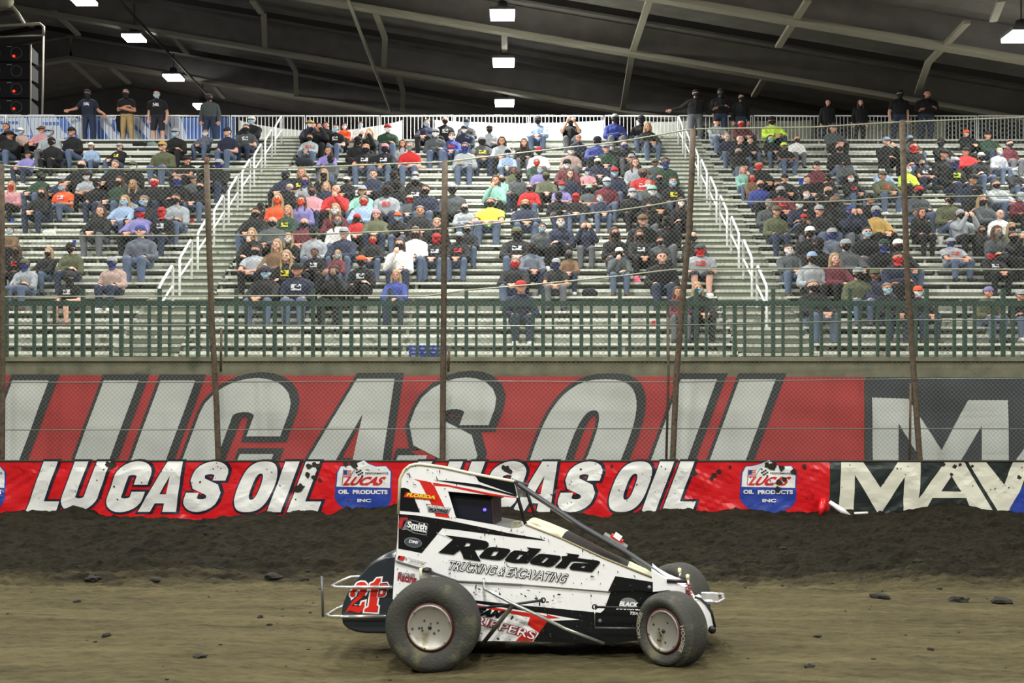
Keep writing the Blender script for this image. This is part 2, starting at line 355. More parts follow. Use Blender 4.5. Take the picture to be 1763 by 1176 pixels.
def tarp(x0, x1, sag, m, lab, z0=.03, ht=.98):
    mb = MB(); n = max(8, int((x1-x0)/.12)); vs_ = []; fs = []
    for j in range(9):
        for i in range(n+1):
            x = x0+(x1-x0)*i/n; top = RZ0+ht-sag*max(0, math.sin(math.pi*i/n))**.8; z = RZ0+z0+(top-RZ0-z0)*j/8
            vs_.append((x, RY+.07+.05*noise.noise(Vector((x*1.7, j*.3, x1))), z))
    for j in range(8):
        for i in range(n): a = j*(n+1)+i; fs.append((a, a+1, a+n+2, a+n+1))
    mb.add(vs_, fs, m, True); o = mb.build('tarp'); so = o.modifiers.new('s', 'SOLIDIFY'); so.thickness = .006
    tag(o, lab, 'tarp', 'tarps hung behind the top railing')
def Xr(px): return (px-CX)/F*RY
tarp(Xr(412), Xr(692), .35, M_tarp, 'white tarp sagging behind the railing, right of the blue banner')
tarp(Xr(748), Xr(1042), .1, M_tarp, 'brightly lit white tarp behind the railing at the middle')
tarp(Xr(1096), Xr(1196), .05, M_tarp, 'short white tarp behind the railing by the standing men in black')
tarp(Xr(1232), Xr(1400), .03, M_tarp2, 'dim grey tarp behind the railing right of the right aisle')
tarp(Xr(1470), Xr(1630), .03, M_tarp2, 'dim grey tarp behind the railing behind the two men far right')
M_bblue = mat('light blue vinyl', (84,124,200), .6, var=.15, scale=2); M_bwhite = mat('white vinyl print', (196,206,222), .6)
mb = MB(); z = lambda px, py: (Xr(px/4.198), HZ+(HY-(170+py/4.198))/F*RY)
t3 = lambda dy: (lambda a, b, d: (a, RY+.06-dy-d, b))
mb.flat([[(-21, RZ0+.03), (Xr(402), RZ0+.03), (Xr(402), RZ0+1.05), (-21, RZ0+1.05)]], M_bblue, t3(0), th=-.01)
for lp in ([[(-60,110),(150,112),(190,150),(225,262),(-60,262)], [(-40,160),(130,160),(140,182),(-40,182)], [(-40,215),(165,215),(172,238),(-40,238)]],
           [[(195,112),(390,112),(425,165),(300,168),(310,190),(430,190),(445,230),(500,268),(410,300),(240,275),(205,170)]],
           [[(455,118),(530,118),(600,190),(600,300),(575,290),(520,200)]], [[(620,118),(690,118),(600,190)]],
           [[(740,118),(850,118),(1010,250),(1030,310),(880,325),(800,300),(720,190),(715,140)], [(800,150),(840,150),(935,250),(940,285),(880,285),(820,230)]],
           [[(920,122),(1000,122),(1085,235),(1080,122),(1150,122),(1260,235),(1200,122),(1300,125),(1365,330),(1270,330),(1120,190),(1180,325),(1100,325)]]):
    mb.flat([[z(*p) for p in l] for l in lp], M_bwhite, t3(.012))
tag(mb.build('banner'), 'light blue banner with white letters seen from behind at the top railing', 'banner')
M_bright = emit('bright lamp beyond', (225,225,255), 4)
a_ = W3(1685, 226, RY+6); b_ = W3(1706, 212, RY+6)
mb = MB(); mb.box(a_, (b_[0], b_[1]+.1, b_[2]), M_bright)
o = mb.build('strip_light'); tag(o, 'bright strip light glowing through the railing at the far right', 'lamp')
# ---------------------------------------------------------------- dirt track with its bank and the heap at the wall
EDGE = [(-400,874),(0,871),(60,874),(110,876),(135,869),(185,881),(270,883),(370,882),(435,873),(465,863),(485,875),(535,866),(575,878),(600,864),(640,863),(700,862),(850,862),(905,870),(1000,872),(1035,875),(1062,870),(1163,869),(1215,872),(1265,867),(1315,872),(1385,874),(1428,870),(1460,869),(1520,876),(1572,870),(1600,860),(1650,855),(1693,861),(1763,882),(2100,880)]
def lerp(tab, x):
    if x <= tab[0][0]: return tab[0][1]
    for (a, b), (c, d) in zip(tab, tab[1:]):
        if x <= c: return b+(d-b)*(x-a)/(c-a)
    return tab[-1][1]
WY = 17.5
def edge_z(X): return HZ-(lerp(EDGE, CX+X/WY*F)-HY)/F*WY
def ground(X, Y):
    z = 0
    if -2.5 < X < 4 and Y < 12: z += max(-.06, min(.07, (X+.0)*.055))*max(0, 1-abs(Y-8.3)/3.7)*min(1, max(0, (4-X)/2), max(0, (X+2.5)/1.2))
    t = max(0, min(1, (Y-11.2)/(WY-11.2))); e = edge_z(X) if Y > 15.4 else .38
    base = .30*t*t*(3-2*t)*.9
    if Y > 16.0: k = min(1, (Y-16.0)/(WY-16.0)); base = base+(e-base)*k*k
    z += base
    bank = max(0, min(1, (Y-11.6)/1.2))
    p = Vector((X, Y, 0)); n = noise.turbulence(Vector((X*.9, Y*2.2, 0)), 4, False)
    z += (noise.noise(Vector((X*.5, Y*1.6, 3)))*.018)+(n-.5)*(.02+.07*bank)
    z += (noise.turbulence(p*9, 2, False)-.4)*(.014+.035*bank)
    if 12.2 < Y < 14.3: z += max(0, noise.noise(Vector((X*.9, Y*1.5, 8))))*.19*math.sin((Y-12.2)/2.1*math.pi)
    return z
ys = []; y = 3.6
while y < WY+.15: ys.append(y); y += .035 if y < 12 else .045
nx = 400; x_at = [-1+2*i/nx for i in range(nx+1)]
mb = MB(); vs_ = []; fs = []
for y in ys:
    w = 1.6+y*.52
    for q in x_at: vs_.append((q*w, y, ground(q*w, y)))
for j in range(len(ys)-1):
    for i in range(nx): a = j*(nx+1)+i; fs.append((a, a+1, a+nx+2, a+nx+1))
def dirt_material():
    m = bpy.data.materials.new('track dirt'); m.use_nodes = True; nt = m.node_tree; b = nt.nodes['Principled BSDF']; b.inputs['Roughness'].default_value = .95; b.inputs['Specular IOR Level'].default_value = .15
    tc = nt.nodes.new('ShaderNodeTexCoord'); sx = nt.nodes.new('ShaderNodeSeparateXYZ'); nt.links.new(tc.outputs['Object'], sx.inputs[0])
    def ns(scale, sc=(1,1,1), det=6):
        mp = nt.nodes.new('ShaderNodeMapping'); mp.inputs['Scale'].default_value = sc; nt.links.new(tc.outputs['Object'], mp.inputs[0])
        n = nt.nodes.new('ShaderNodeTexNoise'); n.inputs['Scale'].default_value = scale; n.inputs['Detail'].default_value = det; n.inputs['Roughness'].default_value = .65; nt.links.new(mp.outputs[0], n.inputs['Vector']); return n.outputs['Fac']
    def mth(op, a, b_):
        n = nt.nodes.new('ShaderNodeMath'); n.operation = op
        for i, v in enumerate((a, b_)):
            if isinstance(v, float): n.inputs[i].default_value = v
            else: nt.links.new(v, n.inputs[i])
        return n.outputs[0]
    def ramp(src, stops):
        r = nt.nodes.new('ShaderNodeValToRGB'); e = r.color_ramp.elements
        while len(e) < len(stops): e.new(.5)
        for k, (p, c) in enumerate(stops): e[k].position = p; e[k].color = (*lin(c), 1)
        nt.links.new(src, r.inputs[0]); return r.outputs[0]
    dry = ramp(ns(1.4, (.25, 2.2, 1)), [(.3, (54,49,32)), (.5, (82,75,50)), (.68, (106,98,68))])
    fine = ramp(ns(14, (.35, 1.2, 1)), [(.3, (40,35,22)), (.62, (106,98,70))])
    mx = nt.nodes.new('ShaderNodeMix'); mx.data_type = 'RGBA'; mx.inputs[0].default_value = .42; nt.links.new(dry, mx.inputs[6]); nt.links.new(fine, mx.inputs[7])
    wet = ramp(ns(7, (.6, 1, 1)), [(.3, (18,17,11)), (.6, (40,36,24))])
    f = mth('ADD', mth('MULTIPLY', mth('SUBTRACT', sx.outputs[1], 11.9), .9), mth('MULTIPLY', mth('SUBTRACT', ns(1.6, (.4, 2, 1)), .5), 3.2))
    f = mth('MINIMUM', mth('MAXIMUM', f, 0.0), 1.0)
    m2 = nt.nodes.new('ShaderNodeMix'); m2.data_type = 'RGBA'; nt.links.new(f, m2.inputs[0]); nt.links.new(mx.outputs[2], m2.inputs[6]); nt.links.new(wet, m2.inputs[7])
    nt.links.new(m2.outputs[2], b.inputs['Base Color'])
    bp = nt.nodes.new('ShaderNodeBump'); bp.inputs['Strength'].default_value = .9; bp.inputs['Distance'].default_value = .05; nt.links.new(ns(22), bp.inputs['Height']); nt.links.new(bp.outputs[0], b.inputs['Normal'])
    return m
M_dirt = dirt_material()
mb.add(vs_, fs, M_dirt, False)
struct(mb.build('floor_dirt_track'))
mb = MB(); mb.box((-44, -14, -.6), (34, 58, -.5), M_dirt); struct(mb.build('ground'))
M_clod = mat('dark clod', (30,27,19), .95, bump=.5)
def rock(mb, c, r, m, seed):
    bm = bmesh.new(); bmesh.ops.create_icosphere(bm, subdivisions=2, radius=1)
    vs_ = []
    for v in bm.verts: k = 1+.55*noise.noise(v.co*1.3+Vector((seed,0,0)))+.35*noise.noise(v.co*3.1+Vector((seed,5,0))); vs_.append((c[0]+v.co.x*r*k*1.25, c[1]+v.co.y*r*k, c[2]+v.co.z*r*.6*k))
    mb.add(vs_, [tuple(v.index for v in f.verts) for f in bm.faces], m, False); bm.free()
def gpt(px, py):
    lo, hi = 4.0, 17.4
    for k in range(40):
        y = (lo+hi)/2; X = (px-CX)/F*y; p = HY+(HZ-ground(X, y))/y*F
        if p > py: lo = y
        else: hi = y
    return X, y
CL = [(184,1095,.05,'left of the car, on the pale dirt'), (343,1132,.055,'low in the frame left of the rear wheel'), (449,1063,.035,'on the dirt left of the rear bumper'), (464,1076,.03,'small, nearest the rear bumper on the left'), (133,1037,.04,'on the far left track'),
      (470,995,.11,'biggest, left of the number on the tail'), (265,1000,.08,'at the foot of the bank, left'), (160,998,.09,'at the foot of the bank, far left'), (525,998,.05,'just behind the rear bumper'), (1408,1097,.04,'right of the front wheel on the pale dirt'), (1393,1149,.045,'low in the frame right of the front wheel'),
      (1516,1030,.10,'big, at the foot of the bank on the right'), (1580,968,.07,'on the bank at the right'), (1348,945,.06,'on the bank above and right of the front wheel'), (1230,1022,.04,'beside the front bumper'), (1650,1036,.10,'at the right, where bank meets track'), (1602,1119,.03,'small, on the track at the right'), (1725,1038,.11,'at the right edge of the frame')]
for px, py, r_, lb in CL:
    X, y = gpt(px, py); mb = MB(); rock(mb, (0,0,r_*.1), r_*.75, M_clod, px); o = mb.build('dirt_clod', loc=(X, y, ground(X, y)))
    tag(o, 'dark dirt clod '+lb, 'clod', 'dirt clods on the track')
mb = MB(); rr = random.Random(3)
for k in range(260):
    y = rr.choice([rr.uniform(6.5, 12), rr.uniform(11.8, 14.5), rr.uniform(14, 17.4)]); X = rr.uniform(-.5, .5)*y; rock(mb, (X, y, ground(X, y)+.002), rr.uniform(.005, .015)*(1.6 if y > 12 else 1), M_clod, k)
tag(mb.build('dirt_crumbs'), 'small dark crumbs of dirt strewn over the track and the bank', 'dirt', kind='stuff')
# ---------------------------------------------------------------- track wall and its banners
mb = MB(); mb.box((-14, WY+.05, -.2), (14, WY+.23, 1.08), M_conc); struct(mb.build('wall_track'))
M_vred = mat('red banner vinyl', (212,30,36), .28, var=.08, scale=3, bump=.15, bump_scale=6); M_vwht = mat('white banner print', (232,232,226), .32, var=.05, scale=4, dirt=(120,116,100), dirt_amt=.30, dirt_scale=9)
M_vnavy = mat('dark navy print', (36,38,52), .35); M_vblue = mat('royal blue print', (46,68,156), .32); M_vblk = mat('black green banner vinyl', (40,48,46), .35, bump=.15, bump_scale=6)
M_vcream = mat('cream print', (226,224,204), .35, dirt=(150,140,120), dirt_amt=.3, dirt_scale=8)
M_lred = mat('logo red print', (200,36,40), .35)
def wrinkle(a, b):
    n = noise.noise(Vector((a*1.1, b*1.6, 0)))*.04 + noise.noise(Vector((a*3+b*3.2, b*2.2-a*1.0, 4)))*.022 + abs(noise.noise(Vector((a*4-b*6, b*3, 7))))*.018
    return n
def onwall(px, py, Y=WY-.03): return ((px-CX)/F*Y, HZ+(HY-py)/F*Y)
def wall_map(dy, Y=WY-.06): return lambda a, b, d: (a, Y-dy-d+wrinkle(a, b)*min(1, max(0, (1.13-b)*9)), b)
def letters(mb, word, places, m_in, m_out, to_in, to_out, Y, t, cut, H, py_top, sh=.37, wsc=1.0):
    """places: pixel x of each letter's unslanted left foot; H: letter height in pixels"""
    for ch, px in zip(word, places):
        ws = wsc
        for tt, m, to in ((t, m_out, to_out), (0, m_in, to_in)):
            for loops in glyph(ch, tt):
                L_ = []
                for lp in loops:
                    L_.append([onwall(px+(x*ws+sh*y+(.02 if tt else 0))*H, py_top+(1-y)*H, Y) for x, y in lp])
                mb.flat(L_, m, to, cut)
def z06(x, y): return (x/2.9383, 600+y/2.94)
def z3b(x, y): return (1163+x/2.9383, 600+y/2.94)
def shield(mb, cx, cy, s):
    """oil shield logo, s = pixels across"""
    Y = WY-.06; q = lambda x, y: onwall(cx+x*s, cy+y*s, Y)
    out = [(-.40,-.33),(-.3,-.335),(-.15,-.375),(0,-.44),(.07,-.38),(.2,-.33),(.38,-.335),(.47,-.24),(.46,.05),(.46,.25),(.40,.35),(.25,.43),(0,.50),(-.25,.43),(-.42,.34),(-.5,.22),(-.49,.0),(-.47,-.22)]
    mb.flat([[q(*p) for p in offset(out, .012)]], M_vblue, wall_map(.004), .05)
    mb.flat([[q(*p) for p in [(-.40,-.33),(-.3,-.335),(-.15,-.375),(0,-.44),(.07,-.38),(.2,-.33),(.38,-.335),(.46,-.24),(.45,.04),(-.48,.02),(-.46,-.22)]]], M_vwht, wall_map(.008), .05)
    T = lambda w_, x0, y0, x1, h, lean, m, b=.02: put_text(mb, w_, (q(x0, y0), q(x1, y0), q(x0+lean, y0-h)), m, wall_map(.013), b)
    T('LUCAS', -.38, .0, .28, .155, .12, M_lred, .05)
    T('ALL', .02, -.262, .10, .03, 0, M_vnavy); T('PERFORMANCE', .02, -.195, .42, .035, 0, M_vnavy, .02)
    T('OIL', -.45, .145, -.27, .075, 0, M_vwht, .045); T('PRODUCTS', -.20, .15, .41, .075, 0, M_vwht, .045); T('INC', -.12, .29, .12, .06, 0, M_vwht, .045)
    mb.flat([[q(-.36,-.28),q(-.35,-.28),q(-.38,-.01),(q(-.39,-.01))]], M_vnavy, wall_map(.013)); mb.flat([[q(-.35,-.27),q(-.29,-.27),q(-.30,-.20),q(-.355,-.20)]], M_vblue, wall_map(.014)); 
    for k in range(4): mb.flat([[q(-.355+.06*(k < 2),-.265+k*.034),q(-.22,-.262+k*.034),q(-.225,-.248+k*.034),q(-.36+.06*(k < 2),-.25+k*.034)]], M_lred, wall_map(.014))
    for i in range(4):
        for j in range(4):
            if (i+j) % 2 == 0: x = -.14+i*.032; y = -.30+j*.028+i*.010; mb.flat([[q(x,y),q(x+.032,y+.008),q(x+.027,y+.036),q(x-.005,y+.028)]], M_vnavy, wall_map(.014))
    mb.flat([[q(-.15,-.30),q(-.14,-.30),q(-.23,-.17),(q(-.24,-.17))]], M_vnavy, wall_map(.014))
def splats(mb, pts, to, m, scale=1):
    for px, py, r_ in pts:
        n = 11; q = [(px+r_*(.6+.6*random.random())*math.cos(t), py+r_*(.6+.6*random.random())*math.sin(t)) for t in [2*math.pi*k/n for k in range(n)]]
        mb.flat([[onwall(*p, WY-.06) for p in q]], m, to)
M_mud = mat('splashed mud', (42,38,28), .9)
# front red banner: words twice, shields three times, ends at column 1426
mb = MB(); Xa = onwall(-260, 0)[0]; Xb = onwall(1427, 0)[0]
mb.flat([[(Xa, .05), (Xb, .05), (Xb, 1.135), (Xa, 1.135)]], M_vred, wall_map(0), .06)
for x0 in (43.5, 688):
    letters(mb, 'LUCASOIL', [x0+o*1.03 for o in (0,52,128,187,256,340,404,438)], M_vwht, M_vnavy, wall_map(.010), wall_map(.005), WY-.06, .045, .07, 87, 794.5, wsc=1.0)
for cx in (-38, 627, 1324): shield(mb, cx, 836, 99)
splats(mb, [(193,800,7),(186,799,5),(532,803,6),(541,800,5),(548,803,6),(530,818,5),(541,822,5),(551,826,4),(513,842,8),(518,838,6),(872,808,7),(878,812,5),(866,805,4),(610,800,8),(596,799,5),(1330,803,8),(1345,806,6),(1366,812,6),(1320,800,5),(1340,830,6),(1350,825,5),(1338,843,6),(1230,818,5),(1238,812,5),(1225,824,4),(1196,815,4),(1193,812,5),(1257,804,3),(1384,803,5),(197,838,2),(345,830,2),(1000,808,2),(960,840,2),(1053,803,3)]+
       [(random.uniform(0, 1420), random.uniform(797, 868), random.uniform(.6, 1.5)) for k in range(150)], wall_map(.018), M_mud)
tag(mb.build('banner'), 'bright red vinyl banner on the track wall with LUCAS OIL in white and oil shields', 'banner', 'banners along the track')
mb = MB(); mb.tube([(Xa-.1, WY-.05, 1.14), (Xb, WY-.05, 1.14), (14, WY-.05, 1.14)], .02, M_mud, 6)
tag(mb.build('banner_rope'), 'dark rope along the top of the track wall holding the banners', 'rope')
mb = MB(); wm = lambda dy: wall_map(dy, WY-.055)
mb.flat([[(Xb+.02, .05), (14, .05), (14, 1.145), (Xb+.02, 1.145)]], M_vblk, wm(0), .06)
def zz(l): return [onwall(*z3b(*p), WY-.06) for p in l]
for loops in ([[(838,568),(945,568),(1037,705),(1125,575),(1240,575),(1240,640),(1222,860),(1155,860),(1158,650),(1035,850),(908,640),(903,860),(826,860)]],
              [[(1368,568),(1458,568),(1610,830),(1500,830),(1470,757),(1300,757),(1260,830),(1180,830)], [(1397,645),(1345,723),(1445,725)]],
              [[(1477,568),(1565,568),(1665,690),(1710,568),(1800,568),(1700,840),(1640,840)]]):
    mb.flat([zz(l) for l in loops], M_vcream, wm(.006), .07)
mb.flat([zz([(1690,810),(1763,690),(1900,680),(1900,900),(1690,900)])], M_vblue, wm(.010), .07)
splats(mb, [(1644,803,4),(1653,800,3),(1638,817,3),(1674,803,3),(1755,822,4),(1624,800,4)]+[(random.uniform(1440, 1763), random.uniform(797, 850), random.uniform(.6, 1.4)) for k in range(30)], wm(.014), M_mud)
tag(mb.build('banner'), 'dark banner with big cream letters MAV on the track wall at the right', 'banner', 'banners along the track')
# torn banner tails over the dirt at the joint
mb = MB(); mb.tube([(Xb-.12, WY-.16, .55), (Xb-.17, WY-.22, .40), (Xb-.2, WY-.24, .30)], [.05, .06, .015], M_vred, 6); tag(mb.build('banner_scrap'), 'red torn strip of banner hanging over the dirt at the joint of the two banners', 'scrap')
mb = MB(); a = W3(1428, 864, WY-.2); b = W3(1450, 880, WY-.25); c = W3(1464, 887, WY-.3); mb.tube([a, b, c], [.03,.05,.01], M_vwht, 6); tag(mb.build('banner_scrap'), 'white crumpled strip of vinyl lying on the dirt below the dark banner', 'scrap')
a = W3(1471, 884, WY-.35); b = W3(1494, 883, WY-.35); mb = MB(); mb.tube([a, b], .02, M_vwht, 6); tag(mb.build('paper_scrap'), 'small white sliver of litter on the dirt under the letters MAV', 'litter')
# ---------------------------------------------------------------- big banners on the wall behind the catch fence
BY = 18.95
mb = MB(); mb.box((-14, BY+.06, .5), (14, BY+.5, 2.86), M_conc); mb.box((-14, BY-.0, 2.80), (14, BY+.55, 2.87), M_conc); struct(mb.build('wall_stand_front'))
M_bred = mat('big red banner', (168,46,46), .6, var=.12, scale=1.5, bump=.12, bump_scale=4); M_bwht = mat('big banner white', (196,200,192), .6, var=.06, scale=2); M_bdark = mat('big banner outline', (46,50,50), .6); M_bblk = mat('big dark banner', (56,60,64), .6, var=.15, scale=1.2, bump=.15, bump_scale=4)
def bw(dy): return lambda a, b, d: (a, BY-dy-d+.02*noise.noise(Vector((a*.8+b, b*1.5, 2))), b)
def onb(px, py): return onwall(px, py, BY)
mb = MB(); mb.flat([[onb(-300,645),onb(1488,649),onb(1488,880),onb(-300,880)]], M_bred, bw(.0), .12)
letters(mb, 'LU', [-60, 97], M_bwht, M_bdark, bw(.012), bw(.006), BY, .047, .1, 222, 655)
letters(mb, 'CA', [286, 483], M_bwht, M_bdark, bw(.012), bw(.006), BY, .047, .1, 216, 652, wsc=1.0)
letters(mb, 'S', [652], M_bwht, M_bdark, bw(.012), bw(.006), BY, .055, .1, 216, 650, wsc=.93)
letters(mb, 'OIL', [881, 1090, 1191], M_bwht, M_bdark, bw(.012), bw(.006), BY, .047, .1, 222, 653, wsc=1.0)
tag(mb.build('banner'), 'huge faded red banner reading LUCAS OIL behind the catch fence', 'banner', 'banners along the track')
mb = MB(); mb.flat([[onb(1490,649),onb(2200,652),onb(2200,880),onb(1490,880)]], M_bblk, bw(.0), .12)
zb = lambda l: [onb(*z3b(*p)) for p in l]
mb.flat([zb([(994,248),(1178,255),(1345,515),(1478,262),(1680,262),(1690,800),(1550,800),(1548,390),(1400,640),(1290,640),(1127,380),(1130,800),(1000,800)])], M_bwht, bw(.008), .12)
mb.flat([zb([(1725,560),(1763,505),(1900,300),(2000,300),(2200,800),(1700,800)])], M_bwht, bw(.008), .12)
tag(mb.build('banner'), 'huge dark grey banner with a white letter M behind the catch fence at the right', 'banner', 'banners along the track')
# ---------------------------------------------------------------- green railing above that wall
GY = BY+.1
g = empty('green_railing', (0, GY, 2.6)); tag(g, 'long green steel railing with mesh panels in front of the bleachers', 'railing')
gx = lambda px: (px-CX)/F*GY
gz = lambda py: HZ+(HY-py)/F*GY-2.6
a = MB(); a.box((gx(-200), -.035, gz(527)), (gx(2000), .035, gz(518.5)), M_green); a.build('top_rail', g)
a = MB(); a.tube([(gx(-200), 0, gz(638)), (gx(2000), 0, gz(638))], .012, M_green, 6); a.build('bottom_rail', g)
M_mesh = mat('mesh panel wire', (112,122,106), .6, .2)
k = -5
while 275+66.0*k < 1960:
    px = 275+66.0*k; tall = (k % 2 == 0)
    b = MB(); b.box((gx(px)-.032, -.03, gz(643)), (gx(px)+.032, .03, gz(497 if tall else 520)), M_green)
    b.build('post' if tall else 'bar', g)
    for d in (17, 48):
        b = MB(); b.box((gx(px+d)-.022, -.03, gz(641)), (gx(px+d)+.022, .03, gz(520)), M_green); b.build('bar', g)
    b = MB(); x0, x1, z0, z1 = gx(px+18), gx(px+47), gz(637), gz(529); p = .042; n = int((z1-z0)/p)
    cols = int(round((x1-x0)/.05)); cw = (x1-x0)/cols
    for c_ in range(cols):
        for q in range(n):
            za = z0+q*p; xa = x0+c_*cw; s_ = 1 if (c_+q) % 2 else -1
            u, v = (xa, za), (xa+cw, za+p)
            if s_ < 0: u, v = (xa, za+p), (xa+cw, za)
            b.add([(u[0], .01, u[1]-.004), (v[0], .01, v[1]-.004), (v[0], .01, v[1]+.004), (u[0], .01, u[1]+.004), (u[0], .016, u[1]), (v[0], .016, v[1])], [(0,1,2,3), (0,4,5,1), (3,2,5,4)], M_mesh)
    b.build('mesh_panel', g); k += 1
# ---------------------------------------------------------------- catch fence
FY = 17.8
cf = empty('catch_fence', (0, FY, 1.1)); tag(cf, 'tall chain link catch fence with rusty posts and cables above the track wall', 'fence')
fx = lambda px, py: ((px-CX)/F*FY, 0, HZ+(HY-py)/F*FY-1.1)
POSTS = [[(2,283),(3,400),(4,640),(3,798)], [(356,284),(359,400),(365,560),(373,700),(376,798)], [(766,278),(765,400),(763,640),(762,798)], [(1193,222),(1191,300),(1186,400),(1175,520),(1165,640),(1158,798)], [(1553,208),(1557,340),(1563,500),(1573,640),(1584,798)], [(-420,285),(-425,798)], [(2010,205),(2010,798)]]
for pl in POSTS:
    b = MB(); q = fx(*pl[-1]); b.tube([fx(*p) for p in pl]+[(q[0], 0, -1.2)], .048, M_rust, 10); b.build('post', cf)
for pl in ([(1150,545),(1151,640),(1147,798)], [(1568,660),(1566,798)], [(381,565),(380,640)], [(773,600),(772,640)]):
    b = MB(); b.tube([fx(*p) for p in pl], .02, M_rust, 6); b.build('brace_pipe', cf)
CAB = [[(-400,280),(0,284),(80,291),(360,291),(450,290),(540,288),(680,282),(766,279),(830,271),(890,264),(1060,245),(1130,233),(1181,224),(1200,222),(1400,219),(1552,210),(1763,202),(2000,197)],
       [(-400,405),(0,406),(360,406),(560,403),(680,398),(765,394),(873,382),(1060,363),(1120,354),(1188,342),(1254,347),(1400,348),(1475,345),(1555,339),(1763,337),(2000,336)],
       [(-400,511),(0,511),(365,510),(545,509),(730,510),(800,500),(930,489),(1060,476),(1158,464),(1400,462),(1763,464),(2000,464)],
       [(-400,560),(365,560),(763,562),(1170,560),(1565,551),(2000,551)],
       [(-400,659),(373,658),(763,656),(1165,658),(1572,652),(2000,652)], [(-400,741),(376,740),(762,738),(1160,738),(1580,738),(2000,739)]]
M_cab = mat('fence cable', (170,172,150), .5, .3)
for k, pl in enumerate(CAB):
    b = MB(); b.tube([fx(*p) for p in pl], .012 if k < 4 else .008, M_cab if k < 3 else M_galv, 6); b.build('cable', cf)
TOP = [(fx(*p)[0], fx(*p)[2]) for p in CAB[0]]; x0, x1 = fx(-60,0)[0], fx(1830,0)[0]
b = MB(); pit = .074; r_ = .0016
for sg in (1, -1):
    k = 0; c = x0-6.5 if sg > 0 else x0
    while c < (x1 if sg > 0 else x1+6.5):
        a0 = c; zb_ = 0; xa = c
        # wire from (c, 0) going sg*45 degrees up to the top cable
        if xa < x0 and sg > 0: zb_ = x0-xa; xa = x0
        if xa > x1 and sg < 0: zb_ = xa-x1; xa = x1
        t = zb_
        while t < 6 and x0 <= c+sg*t <= x1 and t < lerp(TOP, c+sg*t): t += .05
        if t-zb_ > .06:
            p = Vector((c+sg*zb_, .012*sg, zb_)); q = Vector((c+sg*t, .012*sg, t)); n = Vector((-sg, 0, 1)).normalized()*r_
            b.add([p+n, p-n, p+Vector((0,r_*1.6,0)), q+n, q-n, q+Vector((0,r_*1.6,0))], [(0,1,4,3), (1,2,5,4), (2,0,3,5)], M_galv)
        c += pit
b.build('chain_link_mesh', cf)
# ---------------------------------------------------------------- the midget race car
YAW = math.radians(9)
CO = Vector((-.503, 8.951, 0)); CD = Vector((math.cos(YAW), -math.sin(YAW), 0)); CF = Vector((math.sin(YAW), math.cos(YAW), 0))
car = empty('race_car', CO, -YAW)
tag(car, 'white and black open wheel midget race car spattered with mud, number 21B on its tail', 'race car')
def P(px, py, w):
    """pixel -> car's own frame (forward, away from the camera, up) on the upright plane w metres towards the camera from the centre line"""
    d = Vector(((px-CX)/F, 1, (HY-py)/F)); o = Vector((0,0,HZ))
    n = CF; t = ((CO-CF*w)-o).dot(n)/d.dot(n); q = o+d*t-CO
    return (q.dot(CD), -w, q.z)
def P2(px, py, w): p = P(px, py, w); return (p[0], p[2])
def side(w, dy=0): return lambda a, b, d: (a, -(w+dy)-d if False else -(w+dy)+d, b)
zA = lambda x, y: (540+x/2.9694, 780+y/2.9694)      # crops of the photo the outlines were read from
zB = lambda x, y: (900+x/3.608, 850+y/3.608)
zC = lambda x, y: (640+x/5.347, 780+y/5.347)
zD = lambda x, y: (800+x/5.51, 980+y/5.51)
zE = lambda x, y: (540+x/7.84, 960+y/7.84)
zF = lambda x, y: (1080+x/7.347, 960+y/7.347)
zG = lambda x, y: (680+x/9.044, 890+y/9.044)
K_white = mat('car white paint', (238,238,236), .3, var=.03, dirt=(150,146,124), dirt_amt=.27, dirt_scale=9)
K_blk = mat('car black paint', (12,16,20), .3, dirt=(38,42,36), dirt_amt=.30, dirt_scale=6)
K_red = mat('car red print', (206,38,30), .35); K_in = mat('car inner side', (205,204,176), .5, dirt=(150,146,110), dirt_amt=.42, dirt_scale=7)
K_bar = mat('grey frame tube', (96,98,100), .35, .5, dirt=(70,66,50), dirt_amt=.35, dirt_scale=14); K_chr = mat('polished tube', (216,218,214), .2, .8, dirt=(110,104,80), dirt_amt=.35, dirt_scale=14)
K_mud = mat('mud on the car', (62,60,36), .9); K_rub = mat('tyre rubber', (58,58,52), .85, var=.18, scale=5, dirt=(96,94,70), dirt_amt=.46, dirt_scale=4, bump=.4, bump_scale=50)
K_rim = mat('wheel disc', (168,166,156), .42, .5, dirt=(128,120,96), dirt_amt=.42, dirt_scale=9); K_dk = mat('car dark part', (22,22,24), .5); K_yel = mat('yellow print', (222,206,40), .5); K_gry = mat('grey print', (120,122,124), .4)
K_ring = mat('red wheel ring', (74,22,26), .5); K_crim = mat('crimson print', (150,36,50), .5); K_lt = mat('tyre lettering', (150,148,128), .8); K_spr = mat('spring red', (150,40,44), .4)
WB = .33
def pp(l, w=WB, z=None): return [P2(*(z(*p) if z else p), w) for p in l]
def deco(mb, l, m, k=1, w=WB, z=None, holes=()): mb.flat([pp(l, w, z)]+[pp(h, w, z) for h in holes], m, side(w, .0022*k))
